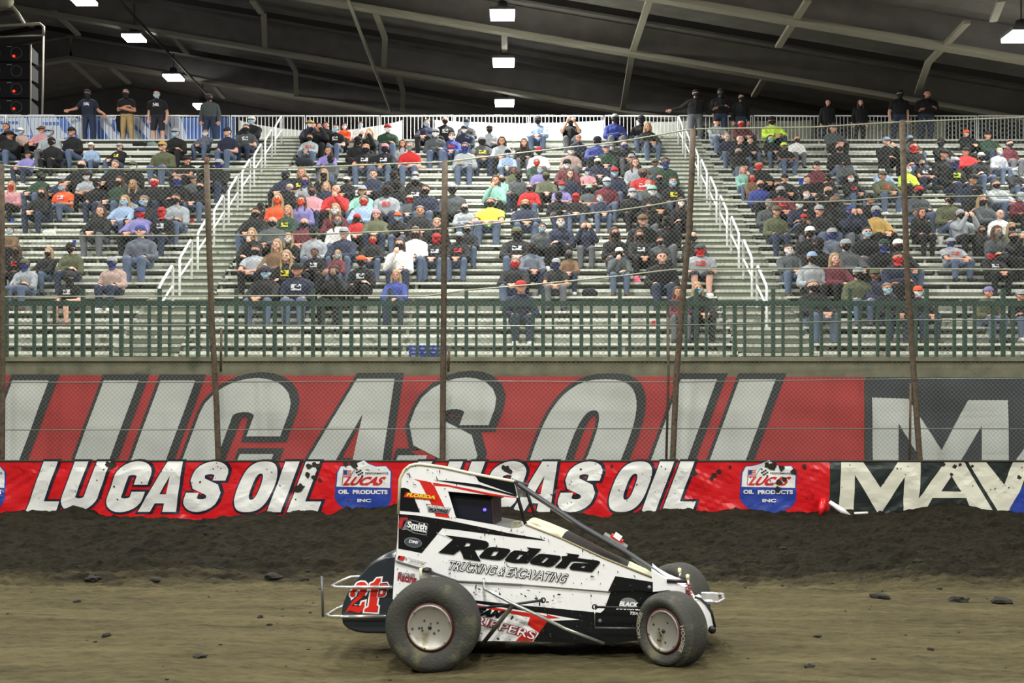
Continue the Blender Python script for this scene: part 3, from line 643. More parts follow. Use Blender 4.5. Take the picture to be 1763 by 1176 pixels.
# tail cowl and cockpit side: one outline with the cockpit opening cut from the right
up = [(679.5,965),(684,930),(685.8,885),(688.6,825),(691.4,819),(696,810),(705.5,802),(715,799.6),(724,799.3),(760,804),(808,814.6),(846,822),(874,827),(885,829),(888,840),(892,857),
      (848,853),(771,846),(777,865),(785,892),(848,903),(879,910),(893,909),(904.6,903.4),(966.5,927.6),(1038.6,961),(1116,992.7),(1122,995),(1124,1019),(1100,1016),(1047,1018),(900,1006),(789,1000),(732,980)]
sp_ = MB(); sp_.flat([pp(up)], K_white, side(WB), th=.008)
Z = zC
deco(sp_, [(250,530),(265,322),(300,318),(345,335),(395,420),(445,547)], K_blk, 1, z=Z)
deco(sp_, [(385,238),(545,268),(560,290),(575,300),(720,598),(590,582),(540,450),(440,262)], K_red, 1, z=Z)
deco(sp_, [(560,272),(700,292),(900,330),(1100,372),(1335,408),(1335,415),(1100,392),(900,352),(700,308),(575,300)], K_red, 1, z=Z)
deco(sp_, [(955,210),(1130,225),(1250,247),(1310,262),(1338,388),(1200,340),(985,262)], K_blk, 1, z=Z)
deco(sp_, [(560,245),(760,262),(990,290),(1200,350),(1338,388),(1330,402),(1180,362),(990,318),(760,280)], K_blk, 2, z=Z)
deco(sp_, [(250,560),(420,575),(700,618),(1000,680),(1250,735),(1560,790),(1600,808),(1300,775),(1000,735),(800,708),(650,692),(615,735),(460,922),(350,898),(245,880)], K_blk, 1, z=Z)
T = lambda mb, s_, a, b, c, m, k=3, w=WB, z=None, bold=.03: put_text(mb, s_, (P2(*(z(*a) if z else a), w), P2(*(z(*b) if z else b), w), P2(*(z(*c) if z else c), w)), m, side(w, .0022*k), bold)
deco(sp_, [(295,400),(320,360),(605,395),(590,440),(540,432),(300,405)], K_red, 3, z=Z); T(sp_, 'FLORIDA', (320,398), (585,425), (335,366), K_yel, 4, z=Z, bold=.05)
deco(sp_, [(498,465),(730,505),(720,525),(706,560),(520,540),(515,500)], K_gry, 3, z=Z); T(sp_, 'PRECISION', (512,496), (715,522), (520,474), K_white, 4, z=Z); T(sp_, 'PLATING', (530,535), (695,552), (538,508), K_blk, 4, z=Z)
Z = zG
deco(sp_, [(55,165),(60,60),(85,5),(200,8),(205,45),(140,60),(110,180),(75,190)], K_crim, 3, z=Z); deco(sp_, [(65,160),(75,70),(130,20),(110,90),(90,170)], K_red, 4, z=Z)
deco(sp_, [(110,205),(180,60),(250,40),(420,85),(522,105),(510,200),(495,288),(300,255),(190,200)], K_gry, 3, z=Z)
deco(sp_, [(180,110),(195,70),(250,50),(420,95),(512,115),(500,185),(485,270),(300,235),(200,170)], K_blk, 4, z=Z)
T(sp_, 'Smith', (185,160), (495,205), (205,62), K_white, 5, z=Z, bold=.04); T(sp_, 'TITANIUM', (245,200), (485,245), (250,168), K_white, 5, z=Z, bold=.05)
el = lambda cx, cy, rx, ry, tl=0: [(cx+rx*math.cos(t), cy+ry*math.sin(t)+tl*rx*math.cos(t)) for t in [2*math.pi*k/32 for k in range(32)]]
deco(sp_, el(285,397,138,78,.12), K_gry, 3, z=Z); deco(sp_, el(285,397,124,66,.12), mat('oval grey', (70,76,82), .4), 4, z=Z); T(sp_, 'DMI', (218,395), (352,420), (235,352), K_white, 5, z=Z, bold=.03)
deco(sp_, [(40,655),(60,600),(165,618),(130,680)], K_blk, 3, z=Z); deco(sp_, [(55,660),(100,610),(165,618),(125,680)], K_red, 4, z=Z)
for a, b in (((215,640),(495,708)), ((205,695),(450,768))): deco(sp_, [a, b, (b[0],b[1]+5), (a[0],a[1]+5)], K_gry, 3, z=Z)
T(sp_, 'S', (160,665), (190,675), (165,628), K_gry, 3, z=Z); T(sp_, 'RACE PARTS', (240,690), (440,735), (246,668), K_gry, 3, z=Z)
deco(sp_, [(640,240),(780,275),(925,345),(860,330),(690,262)], K_white, 3, z=Z)
# name along the side
zH = lambda x, y: (750+x/11.753, 910+y/11.753)
zI = lambda x, y: (890+x/11.753, 910+y/11.753)
LET = [(zH, [(190,130),(400,155),(700,195),(950,235),(1030,255),(1075,290),(1080,340),(1040,395),(990,430),(960,415),(790,425),(850,540),(920,660),(570,608),(545,520),(495,430),(370,525),(55,485),(170,390),(360,215)], [(630,280),(720,300),(690,350),(580,368)]),
       (zH, [(1090,375),(1200,372),(1400,395),(1500,415),(1518,450),(1440,550),(1370,610),(1300,635),(1180,630),(900,590),(885,555),(980,450),(1040,400)], [(1180,455),(1285,458),(1215,545),(1115,560)]),
       (zI, [(200,375),(500,412),(215,700),(-60,690),(-230,655),(-245,630),(-120,480),(-50,440),(20,440),(200,465),(250,430)], [(60,520),(140,525),(40,615),(-20,625)]),
       (zI, [(450,512),(520,505),(860,545),(890,565),(890,600),(800,700),(730,755),(640,772),(290,712),(262,680),(300,620)], [(590,585),(655,590),(545,690),(490,685)]),
       (zI, [(990,490),(1270,530),(1225,590),(1210,600),(1190,650),(1100,665),(985,805),(765,785),(900,660),(920,620),(900,560),(1010,550),(1040,525)], None),
       (zI, [(1225,592),(1640,645),(1685,670),(1680,700),(1520,880),(1090,828),(1062,790),(1110,720),(1160,690),(1480,705),(1480,695),(1330,672),(1150,652)], [(1335,750),(1400,758),(1350,795),(1285,788)])]
for z_, l, h in LET: deco(sp_, l, K_blk, 4, z=z_, holes=(h,) if h else ())
T(sp_, 'TRUCKING & EXCAVATING', (768.5,980.5), (972,1004), (777,964.5), K_blk, 4, bold=.055); T(sp_, 'TRUCKING & EXCAVATING', (770,979.6), (971,1003), (777.6,965.4), K_white, 5, bold=-.002)
# dark nose block
deco(sp_, [(1059.5,991.8),(1124,1002),(1124,1019),(1100,1016),(1047,1018)], K_blk, 2)
# pinstripe seam
sp_.flat([pp([(680,964),(732,979),(789,999.2),(900,1005.2),(900,1006.6),(789,1000.8),(732,981),(680,966)])], K_gry, side(WB, .003))
o = sp_.build('side_panel', car); o['label'] = 'white upper side panel with black lettering'
# lower side panel
WL = WB-.02
lo = [(676,1030),(680,965),(732,979),(789,999),(900,1004),(1047,1017),(1100,1015),(1124,1017),(1160,1030),(1196,1040),(1216,1070),(1216,1085),(1130,1100),(1105,1102),(1038,1109),(900,1104),(821,1104),(700,1095)]
lp_ = MB(); lp_.flat([pp(lo, WL)], K_white, side(WL), th=.008)
dl = lambda l, m, k=1: deco(lp_, l, m, k, WL)
dl([(811,1032.6),(876,1040),(931,1045),(1034,1055),(1040,1050),(1059,1000),(1060,1016.5),(1100,1014.5),(1124,1017),(1160,1030),(1196,1040),(1216,1070),(1216,1085),(1130,1100),(1105,1102),(1038,1109),(918,1104.5),(943,1069),(1000,1067),(935,1055.5),(880,1048),(811,1037)], K_blk)
dl([(811,1040),(845,1045),(880,1051),(931,1058.5),(960,1064),(935,1066),(943,1069),(928,1090),(908,1075),(913,1063),(880,1056),(845,1049),(811,1043)], K_red)
dl([(888,1103.5),(902,1089),(925,1089),(917,1104)], K_red); dl([(940,1057.5),(965,1064),(950,1064)], K_red, 2)
T(lp_, 'TEAM', (800,1057), (858,1064), (812,1045), K_blk, 3, WL, bold=.07); T(lp_, 'RIPPERS', (816,1073), (920,1102), (822,1059), K_crim, 3, WL, bold=.06); T(lp_, 'RIPPERS', (817,1072.5), (919,1101), (822.6,1060), K_white, 4, WL, bold=.0)
T(lp_, 'BLACK', (1066,1043), (1098,1046), (1068,1034.5), K_white, 3, WL, bold=.05); deco(lp_, el(1083,1037,14,8,.1), K_gry, 2, WL); T(lp_, 'DIAMOND', (1061,1049), (1103,1051), (1062,1044), K_white, 3, WL, bold=.05); T(lp_, 'TEAM', (1083,1058), (1104,1060), (1085,1052.5), K_white, 3, WL, bold=.05)
T(lp_, 'Racing', (684,1003), (716,1009), (686,985), K_crim, 3, WL, bold=.04); T(lp_, 'ENGINES', (687,993), (714,997), (688,984), K_gry, 3, WL, bold=.03)
o = lp_.build('lower_side_panel', car)
# far side, top skin, tail skin, floor
U0, U1 = P(905,903,WB)[0], P(1122,995,WB)[0]
def farw(u): return -WB+.34*max(0, min(1.3, (u-U0)/(U1-U0)))**1.2
def fv(v): return v-.085*max(0, v-.95)/.5
fmap = lambda a, b, d: (a, -farw(a)-d, fv(b))
fp_ = MB(); fp_.flat([pp(up)], K_white, fmap, th=.008); fp_.flat([pp(lo, WL)], K_white, fmap, th=.008); fp_.build('far_side_panel', car)
sk = MB(); edge = pp(up[:15]); vs_ = []; n = len(edge); WW = [(-WB, 1), (-WB*.5, 0), (0, 0), (WB*.5, 0), (WB, 1)]
for u, v in edge:
    for w, e in WW: vs_.append((u, -w, v+(fv(v)-v)*(WB-w)/(2*WB)))
sk.add(vs_, [(i*5+j, i*5+j+1, (i+1)*5+j+1, (i+1)*5+j) for i in range(n-1) for j in range(4)], K_white, True)
o = sk.build('tail_cowl', car); so = o.modifiers.new('s', 'SOLIDIFY'); so.thickness = .006
hd = MB()
hood = [(904.6,903.4),(930,913),(966.5,927.6),(1000,943),(1038.6,961),(1080,978),(1122,995)]
H = pp(hood); vs_ = []; fs = []
prof = [(-WB,0),(-WB*.8,.012),(-WB*.4,.022),(0,.026),(WB*.4,.022),(WB*.8,.012),(WB,0)]
for i, (u, v) in enumerate(H):
    for w, h in prof: w2 = WB-(WB-w)/(2*WB)*(WB-farw(u)); vs_.append((u, -w2, v+h*(1-.6*i/6)+(fv(v)-v)*(WB-w)/(2*WB)))
for i in range(len(H)-1):
    for j in range(6): hd.add([vs_[i*7+j], vs_[i*7+j+1], vs_[(i+1)*7+j+1], vs_[(i+1)*7+j]], [(0,1,2,3)], (K_in if (i < 2 or i == 5) else K_blk), False)
o = hd.build('hood', car)
tr = MB(); tr.tube([P(904.6,903,WB), P(966.5,927,WB), P(1038.6,960.5,WB), P(1122,994,WB)], .008, mat('tan trim', (138,126,92), .6), 6); tr.build('hood_trim', car)
fl = MB(); fl.flat([[P2(680,1100,WL), P2(680,1090,WL), P2(1216,1080,WL), P2(1216,1086,WL), P2(1038,1108,WL), P2(821,1103,WL)]], K_dk, side(WL-.02), th=2*WL-.04); fl.build('belly_pan', car)
# cowl at the dash, dark inside of the cockpit, headrest and seat
ck = MB(); ck.flat([pp([(772,848),(830,852),(848,856),(849,905),(785,893),(777,865)], .2)], K_dk, side(.2), th=.4); ck.flat([pp([(776,852),(846,860),(849,905),(786,893)], .26)], mat('seat foam', (18,20,34), .4), side(.26), th=.05); o = ck.build('seat', car); o['label'] = 'black high sided racing seat'
bl = MB(); bl.lathe([(0,.0),(.012,.002),(.014,.02)], emit('blue seat glint', (90,70,255), 3), 12, 'y', P(834,878,.275)); bl.build('blue_glint', car)  # small glowing disc standing in for the blue reflex on the seat
db = MB(); db.flat([pp([(879,911),(881,899),(893,899),(895,909)], .1)], K_in, side(.1), th=.12); db.build('dash', car)
ms = MB(); ms.box((P(905,903,0)[0]-.35, -.1, .35), (P(905,903,0)[0]+.9, .1, .62), K_dk); ms.build('engine', car)
# nose
ns = MB(); nose = [(1121,979),(1124,1019),(1150,1016),(1180,1022),(1182,1012),(1149,998),(1130,987)]
ns.flat([pp(nose, WB+.004)], K_white, side(WB+.004), th=.008); ns.flat([pp(nose, WB+.004)], K_white, side(.03), th=.008)
N_ = pp([(1122,981),(1135,990),(1149,998),(1165,1004),(1182,1013),(1197,1035),(1206,1060)], WB); 
for (u, v), (u2, v2) in zip(N_, N_[1:]): ns.add([(u,-WB,v),(u,-.03,v-.01),(u2,-.03,v2-.01),(u2,-WB,v2)], [(0,1,2,3)], K_white)
ns.build('nose_panel', car)
bd = MB(); bp_ = [(1196,1034),(1204,1031),(1212,1038),(1222,1052),(1231,1083),(1226,1087),(1214,1082)]
bd.flat([pp(bp_, .2)], K_white, side(.2), th=.22, back=K_white); bd.build('front_bulkhead', car)
ed = MB(); ed.tube([P(*p, .205) for p in [(1196,1028),(1206,1031),(1216,1040),(1225,1054),(1231,1080)]], .01, K_dk, 6); ed.lathe([(0,-.02),(.03,-.02),(.03,.03),(0,.03)], K_dk, 12, 'y', P(1226,1084,.2)); ed.build('torsion_stop', car)
fb = MB(); c0 = P(1208,1036,.18); c1 = P(1247,1037,-.15); fb.tube([c0, (c0[0]+.12,-.18,c0[2]), (c0[0]+.17,-.1,c0[2]+.005), (c0[0]+.17,.12,c0[2]+.01), (c0[0]+.1,.2,c0[2]), (c0[0],.2,c0[2])], .016, K_chr, 8)
fb.box((c0[0]+.0,-.16,c0[2]-.01),(c0[0]+.13,.16,c0[2]+.012), K_chr); fb.build('front_bumper', car)
# roll cage
cg = MB()
main = [(880,826),(890,832),(916.6,850),(999.8,905.4),(1077,950),(1121.7,980),(1149.5,1001),(1160,1012)]
for w in (.22,): cg.tube([P(*p, w) for p in main], .021, K_bar, 10)
q = 0
cg.tube([P(*p, .3) for p in [(886,832),(893,862),(905,903)]], .014, K_dk, 8); q = [P(*p, .3) for p in [(886,832),(893,862),(905,903)]]; cg.tube([(u,.3,fv(v)) for u,_,v in q], .014, K_dk, 8)
r_ = [P(*p, WB) for p in up[2:14]]; cg.tube([(u, -WB, v) for u,_,v in r_], .012, K_in, 8); cg.tube([(u, WB, fv(v)) for u,_,v in r_], .012, K_in, 8)
a = P(886,829,WB); cg.tube([(a[0],-WB,a[2]),(a[0],WB,fv(a[2]))], .016, K_bar, 8)
cg.build('roll_cage', car)
mr = MB(); a = P(1058,934,.02); mr.beam((a[0]-.09,a[1],a[2]+.05),(a[0]+.09,a[1],a[2]-.05), .16, .05, K_gry); mr.beam((a[0]-.03,a[1],a[2]+.05),(a[0]+.06,a[1],a[2]-.0), .1, .04, K_red); mr.beam((a[0]-.0,a[1],a[2]+.065),(a[0]+.05,a[1],a[2]+.03), .12, .03, K_white); mr.build('hood_scoop', car)
# tail tank
tk = MB(); tp = [zE(*p) for p in [(1180,-60),(1000,-55),(860,5),(740,90),(650,200),(560,290),(500,365),(440,470),(400,560),(370,640),(355,720),(352,800),(365,900),(400,945),(450,985),(560,1025),(700,1042),(950,1045),(1180,1045)]]
TW = .25; q = [P2(*p, TW) for p in tp]; cx_ = sum(p[0] for p in q)/len(q)+.1; cz_ = sum(p[1] for p in q)/len(q); lay = []
for w in (-.25,-.245,-.22,-.17,-.1,0,.1,.17,.22,.245,.25):
    t = abs(w)/.25; s_ = {0.25:.9, .245:.935, .22:.975}.get(round(abs(w),3), 1.0) if t > .85 else 1.0+.01*(1-t)
    lay.append([(cx_+(u-cx_)*s_, w, cz_+(v-cz_)*s_) for u, v in q])
n = len(q); tk.add([p for l in lay for p in l], [(i*n+j, i*n+(j+1) % n, (i+1)*n+(j+1) % n, (i+1)*n+j) for i in range(len(lay)-1) for j in range(n)], K_blk if False else mat('tank black', (40,46,52), .3, dirt=(70,70,62), dirt_amt=.3), True)
tk.add(lay[0], [tuple(range(n))], MATS['tank black']); tk.add(lay[-1], [tuple(range(n))], MATS['tank black'])
two = [(552,400),(590,345),(640,325),(690,330),(720,360),(730,400),(722,450),(690,505),(640,552),(560,612),(508,660),(560,648),(610,665),(640,640),(652,600),(696,588),(685,660),(660,720),(610,748),(540,725),(490,715),(432,742),(460,680),(520,595),(590,530),(622,470),(632,425),(605,425),(560,470),(566,500),(550,528),(512,532),(494,508),(500,460)]
one = [(758,388),(770,350),(812,335),(855,282),(912,275),(905,320),(852,640),(876,655),(866,738),(684,730),(692,690),(742,665),(778,425),(760,412)]
B_ = [(905,352),(990,345),(1008,375),(994,420),(980,435),(965,500),(940,518),(876,518),(896,430),(890,428)]
K_vn = mat('navy outline', (40,40,70), .4)
for w_, l, m, k, g_ in ((TW, two, K_white, 1, 2.6), (TW, one, K_white, 1, 2.6), (TW, B_, K_white, 1, 2.4), (TW, two, K_red, 2, 0), (TW, one, K_red, 2, 0), (TW, B_, K_white, 3, 2.2), (TW, B_, K_vn, 4, 1.0), (TW, B_, K_red, 5, -.3)):
    l2 = [zE(*p) for p in l]; l2 = offset(l2, g_) if g_ else l2; tk.flat([[P2(*p, TW) for p in l2]], m, side(TW, .003*k))
for l in ([(915,385),(950,378),(940,405),(910,410)], [(912,435),(945,432),(935,485),(905,490)]): tk.flat([[P2(*zE(*p), TW) for p in l]], K_white, side(TW, .018))
tl = [(500,725),(520,760),(640,790),(700,755),(905,770),(915,790),(500,795)]
o = tk.build('tail_tank', car); o['label'] = 'black rounded tail tank with red number 21B'
bmp = MB()
for yy, x0_, ex in ((1011, 562, 676), (1061.4, 553, 664)):
    a = P(ex, yy, .29); b = P(x0_+6, yy, .29); bmp.tube([a, (b[0]+.05,-.29,b[2]), (b[0],-.24,b[2]), (b[0]-.01,0,b[2]), (b[0],.24,b[2]), (b[0]+.05,.29,b[2]), (a[0],.29,a[2])], .014, K_chr, 8)
bmp.build('rear_bumper', car)
v_ = MB(); a = P(554,992,.26); b = P(556,1062,.26); v_.tube([a, b], .011, K_bar, 6); v_.build('bumper_upright', car)
# wheels
def wheel(name, R, wd_, rr, face, steer, rib, knob, lab, text=None):
    """face = point where the wheel's outer disc centre sits, in the car frame"""
    r = empty(name, face, 0, car); r.rotation_euler = (0, 0, steer); r['label'] = lab
    t = MB(); s_ = wd_; pr = [(rr-.005,.02),(rr+.012,.0),(rr+(R-rr)*.35,-.022),(rr+(R-rr)*.65,-.024),(R-.035,-.008),(R-.012,.012)]
    nr = 14
    for k in range(nr+1):
        y = .022+(s_-.044)*k/nr; crown = .006*(1-abs(2*k/nr-1)**2)
        pr.append((R-.006+crown, y))
        if k < nr: pr += [(R-.006+crown, y+.62*(s_-.044)/nr), (R-.006+crown-(.005 if rib else .009), y+.66*(s_-.044)/nr), (R-.006+crown-(.005 if rib else .009), y+.96*(s_-.044)/nr)]
    pr += [(R-.012,s_-.012),(R-.035,s_+.008),(rr+(R-rr)*.5,s_+.024),(rr+.01,s_),(rr-.005,s_-.02)]
    t.lathe(pr, K_rub, 72)
    if text:
        for (wd2, a0) in text:
            vs_, fs = text2d(wd2, .03); span = .22*len(wd2)
            pts = []
            for x, y in vs_:
                a = a0-x*span*.62; rad = rr+.030+y*.034; pts.append((rad*math.cos(a), -.0275, rad*math.sin(a)))
            t.add(pts, fs, K_lt)
    t.build('tyre', r)
    d = MB(); d.lathe([(rr,.02),(rr-.004,.004),(rr-.018,.0)], K_ring, 48); d.build('bead_ring', r)
    d = MB(); d.lathe([(rr-.016,.001),(rr-.022,-.006),(rr-.034,.004),(rr-.042,.014),(.0,.010)], K_rim, 48)
    for k in range(6): a = k*math.pi/3+.3; d.lathe([(0,-.006),(.006,-.006),(.007,.004)], K_bar, 8, 'y', ((rr-.028)*math.cos(a), 0, (rr-.028)*math.sin(a)))
    for k in range(9): a = random.uniform(0,6.28); q_ = random.uniform(.03, rr-.05); d.lathe([(0,.004),(random.uniform(.003,.009),.005),(.009,.011)], K_mud, 7, 'y', (q_*math.cos(a), 0, q_*math.sin(a)))
    d.build('wheel_disc', r)
    hb_ = MB(); hb_.lathe([(0,.0),(.013,.002),(.015,.012)], K_dk, 12); hb_.lathe([(rr-.03,s_*.3),(.06,s_*.5),(.05,s_*1.05),(0,s_*1.06)], K_dk, 24); hb_.build('hub', r)
    return r
ST = math.radians(-40)
fr = P(739.5, 1081, .70); wheel('rear_wheel', .353, .27, .187, fr, 0, False, True, 'near rear wheel, wider and taller')
wheel('rear_wheel', .36, .34, .187, (fr[0], .70, fr[2]+.01), math.pi, False, True, 'far rear wheel, hidden behind the body')
ff = P(1141, 1087, .60); wheel('front_wheel', .281, .20, .170, ff, ST, True, False, 'near front wheel turned towards the camera', [('HOOSIER', 3.5), ('HOOSIER', .35)])
fq = P(1168, 1035, -.66); R2 = .281; wheel('front_wheel', .281, .20, .170, (ff[0]+.17, .60, ff[2]+.075), ST+math.pi, True, False, 'far front wheel turned towards the camera')
# axles, rods, shocks, step bars
ax = MB(); ax.tube([(fr[0],-.55,fr[2]),(fr[0],.55,fr[2])], .03, K_dk); ax.build('rear_axle', car)
ax = MB(); ax.tube([(ff[0]+.1,-.42,ff[2]),(ff[0]+.17,.48,ff[2]+.05)], .025, K_bar); ax.build('front_axle', car)
def rod(name, pts, r_, m, w, eye=False):
    b = MB(); q = [P(*p, w_) for p, w_ in zip(pts, w if isinstance(w, list) else [w]*len(pts))]; b.tube(q, r_, m, 8)
    if eye: b.lathe([(.012,-.008),(.022,-.008),(.022,.008),(.012,.008),(.012,-.008)], m, 16, 'y', q[0])
    b.build(name, car)
rod('radius_rod', [(1024,1045),(1107,1047)], .009, K_dk, .4, True); rod('radius_rod', [(1024,1081),(1107,1082)], .008, K_bar, .4)
rod('radius_rod', [(935,1033.5),(882,1041),(818,1048)], .010, K_dk, .42, True); rod('tether_cable', [(1024,1047),(1024,1080)], .002, K_chr, .41)
rod('step_bar', [(832.6,1003.6),(834.5,1014),(876,1036),(927,1060),(974,1083),(1040,1108)], .0125, K_chr, [WB,.45,.48,.48,.47,.36])
rod('rear_shock', [(882,1043.5),(833,1106)], .016, mat('muddy shock', (50,50,38), .8), .45)
rod('suspension_mount', [(929,1034),(929,1043)], .006, K_dk, .36); 
for (x, y, w) in ((1185,1000,.36), (1171,989,-.1)):
    b = MB(); q = Vector(P(x, y, w)); top = P(x-1, y-6, w); b.tube([top, P(x+3, y+30, w)], .010, K_chr, 8)
    for k in range(5): u = Vector(P(x+.6*k, y+6+5*k, w)); b.lathe([(.018,-.004),(.027,0),(.018,.004),(.012,0)], K_spr if k < 5 else K_dk, 14, 'z', u)
    b.lathe([(0,-.02),(.014,-.015),(.014,.02),(0,.025)], mat('cream shock top', (220,216,160), .4), 10, 'z', top); b.build('front_shock', car)
rod('steering_arm', [(1148,1000),(1165,1000.5),(1186,1001)], .014, K_dk, .34); rod('steering_arm', [(1180,998),(1170,992)], .012, K_dk, .1)
b = MB(); q = P(725,983,.36); b.tube([P(725,978,.36), P(726,1000,.36)], .016, mat('cream fitting', (206,204,170), .5), 8); b.lathe([(0,-.01),(.035,-.008),(.04,.0),(.035,.02),(0,.03)], K_dk, 16, 'z', P(735,983,.36)); b.build('fuel_fitting', car)
b = MB(); b.tube([P(833,995,WB+.01), P(833,1014,WB+.02)], .009, K_chr, 8); b.build('bar_bracket', car)
# rivets (a part a point wide each would be lost: kept on two fasteners the photo shows)
for x, y in ((1118,1011),(1033,1069)):
    b = MB(); b.lathe([(0,-.006),(.014,-.004),(.016,.002)], K_gry, 10, 'y', P(x, y, WB+.002)); b.build('fastener', car)
# mud thrown over the body
mu = MB(); rr = random.Random(11)
def blob(px, py, L_, wd2, ang, w, m=K_mud):
    n = 9; q = []
    for k in range(n): t = 2*math.pi*k/n; f_ = .7+.6*rr.random(); x = math.cos(t)*L_*f_; y = math.sin(t)*wd2*f_; q.append((px+x*math.cos(ang)-y*math.sin(ang), py+x*math.sin(ang)+y*math.cos(ang)))
    mu.flat([[P2(*p, w) for p in q]], m, side(w, .0165))
def inside(poly, x, y):
    c = False; j = len(poly)-1
    for i in range(len(poly)):
        if (poly[i][1] > y) != (poly[j][1] > y) and x < (poly[j][0]-poly[i][0])*(y-poly[i][1])/(poly[j][1]-poly[i][1])+poly[i][0]: c = not c
        j = i
    return c
for x, y, l, wd2, a in [(706,818,5,1,1.3),(753,824,4,.9,1.3),(737,809,2,1.2,0),(703,816,3,.8,.4),(758,811,2.5,1,1.5),(715,834,3,.8,.3),(702,829,1.5,1,0),(716,803,1.2,1,0),(810,818,1.2,1,0),(825,910,4,.7,.8),(835,919,5,.9,1.3),(842,914,3,.9,.2),(865,916,4,.7,1),(852,928,1.6,1,1),(880,914,2,.8,0),(895,900,2,1,0),(812,958,3,.8,1.4),(932,925,3,.6,1.2),(945,931,3,.5,1.2),(898,947,3,.6,1.3),(810,970,5,.8,1.4),(823,974,3,1,.5),(801,968,2.5,1,0),(876,975,3,.8,.5),(890,978,2.5,.8,1),(820,1010,5,1.2,1.8),(826,1014,3,1.2,.3),(817,1020,3,1,.8),(861,1022,3,1.5,1.2),(898,1022,2.5,1,.5),(905,1026,3,1.2,.8),(910,1016,3,.8,.3),(963,1023,3,1.5,0),(954,1026,2,1,1.3),(1018,1025,3,1,1.2),(1020,992,4,1.6,0),(1093,992,3,.7,.9),(924,1030,3,2,0),(943,1036,2.5,1.5,0),(882,1063,4,2,2.2),(830,1090,3,1,.3),(858,1099,3,2,0),(845,1079,3,1.6,.3),(895,1080,3,1,0),(900,1048,4,1,1)]: blob(x, y, l, wd2, a, WB)
for k in range(330):
    x = rr.uniform(682, 1122); y = rr.uniform(800, 1103)
    if inside(up, x, y) or inside(lo, x, y): blob(x, y, rr.uniform(.6,2.6), rr.uniform(.4,1.0), rr.uniform(0,3.1), WB)
o = mu.build('mud_spatter', car); o['kind'] = 'stuff'
# ---------------------------------------------------------------- people
M_skin0 = [mat('skin %s' % n, c, .6) for n, c in (('fair', (214,166,144)), ('ruddy', (204,146,122)), ('tan', (186,138,110)), ('brown', (120,84,66)))]
M_eye = mat('eye', (40,30,28), .5)
PAL = {'K': ('black',(20,22,24)), 'N': ('navy',(34,40,60)), 'G': ('dark grey',(72,78,80)), 'g': ('light grey',(150,156,160)), 'W': ('white',(226,226,222)), 'R': ('red',(176,36,38)), 'O': ('orange',(232,88,44)),
       'B': ('blue',(50,64,130)), 'b': ('light blue',(140,162,190)), 'L': ('lime yellow',(204,240,70)), 'P': ('pink',(190,136,142)), 'U': ('lilac',(124,118,170)), 'T': ('mint green',(130,180,164)), 'E': ('dark green',(36,60,44)),
       'V': ('olive',(84,88,64)), 'M': ('maroon',(92,36,46)), 'C': ('brown',(104,80,56)), 'F': ('plaid',(92,98,110)), 'Y': ('tan yellow',(178,146,78)), 'A': ('sandy tan',(172,150,140))}
def fab(code):
    nm, c = PAL[code]
    return mat(nm+' cloth', c, .9, var=.35 if code == 'F' else .12, scale=14 if code == 'F' else 4)
HAIR = {'hb': ('short dark hair', (42,32,26)), 'hg': ('short grey hair', (120,114,106)), 'hy': ('short blond hair', (170,140,90)), 'ly': ('long blond hair', (156,130,92)), 'lb': ('long brown hair', (74,50,36))}
MASKC = {'k': ('black',(22,22,26)), 'u': ('light blue',(160,196,214)), 'w': ('white',(226,228,228)), 'r': ('red',(190,36,40)), 'n': ('navy',(40,52,110)), 'o': ('orange',(236,80,40)), 'e': ('grey',(120,122,122)), 'p': ('pink',(232,140,150)), 'g': ('green',(100,190,160))}
PANT = {'j': ('jeans', (84,98,122)), 'k': ('black trousers', (26,27,30)), 't': ('khaki trousers', (172,146,102)), 'g': ('grey trousers', (96,98,104)), 's': ('dark shorts', (40,42,50)), 'd': ('dark jeans', (46,54,74))}
def capsule(bm, a, b, ra, rb, n=12):
    a = Vector(a); b = Vector(b); d = b-a; L_ = d.length
    d = d/L_ if L_ > 1e-6 else Vector((0,0,1)); up = Vector((0,0,1)) if abs(d.z) < .9 else Vector((1,0,0))
    u = d.cross(up).normalized(); w = d.cross(u); rings = []
    for k in range(1, 5): t = math.pi/2*(1-k/4); rings.append((a-d*ra*math.sin(t), ra*math.cos(t)))
    for k in range(0, 4): t = math.pi/2*k/4; rings.append((b+d*rb*math.sin(t), rb*math.cos(t)))
    top = bm.verts.new(a-d*ra); end = bm.verts.new(b+d*rb); prev = None
    for c, r in rings:
        cur = [bm.verts.new(c+(u*math.cos(2*math.pi*k/n)+w*math.sin(2*math.pi*k/n))*r) for k in range(n)]
        for k in range(n):
            if prev is None: bm.faces.new((top, cur[(k+1) % n], cur[k]))
            else: bm.faces.new((prev[k], prev[(k+1) % n], cur[(k+1) % n], cur[k]))
        prev = cur
    for k in range(n): bm.faces.new((prev[k], prev[(k+1) % n], end))
def rotx(p, piv, a):
    y, z = p[1]-piv[0], p[2]-piv[1]; c, s_ = math.cos(a), math.sin(a)
    return (p[0], piv[0]+y*c+z*s_, piv[1]-y*s_+z*c)       # a > 0 leans towards -y
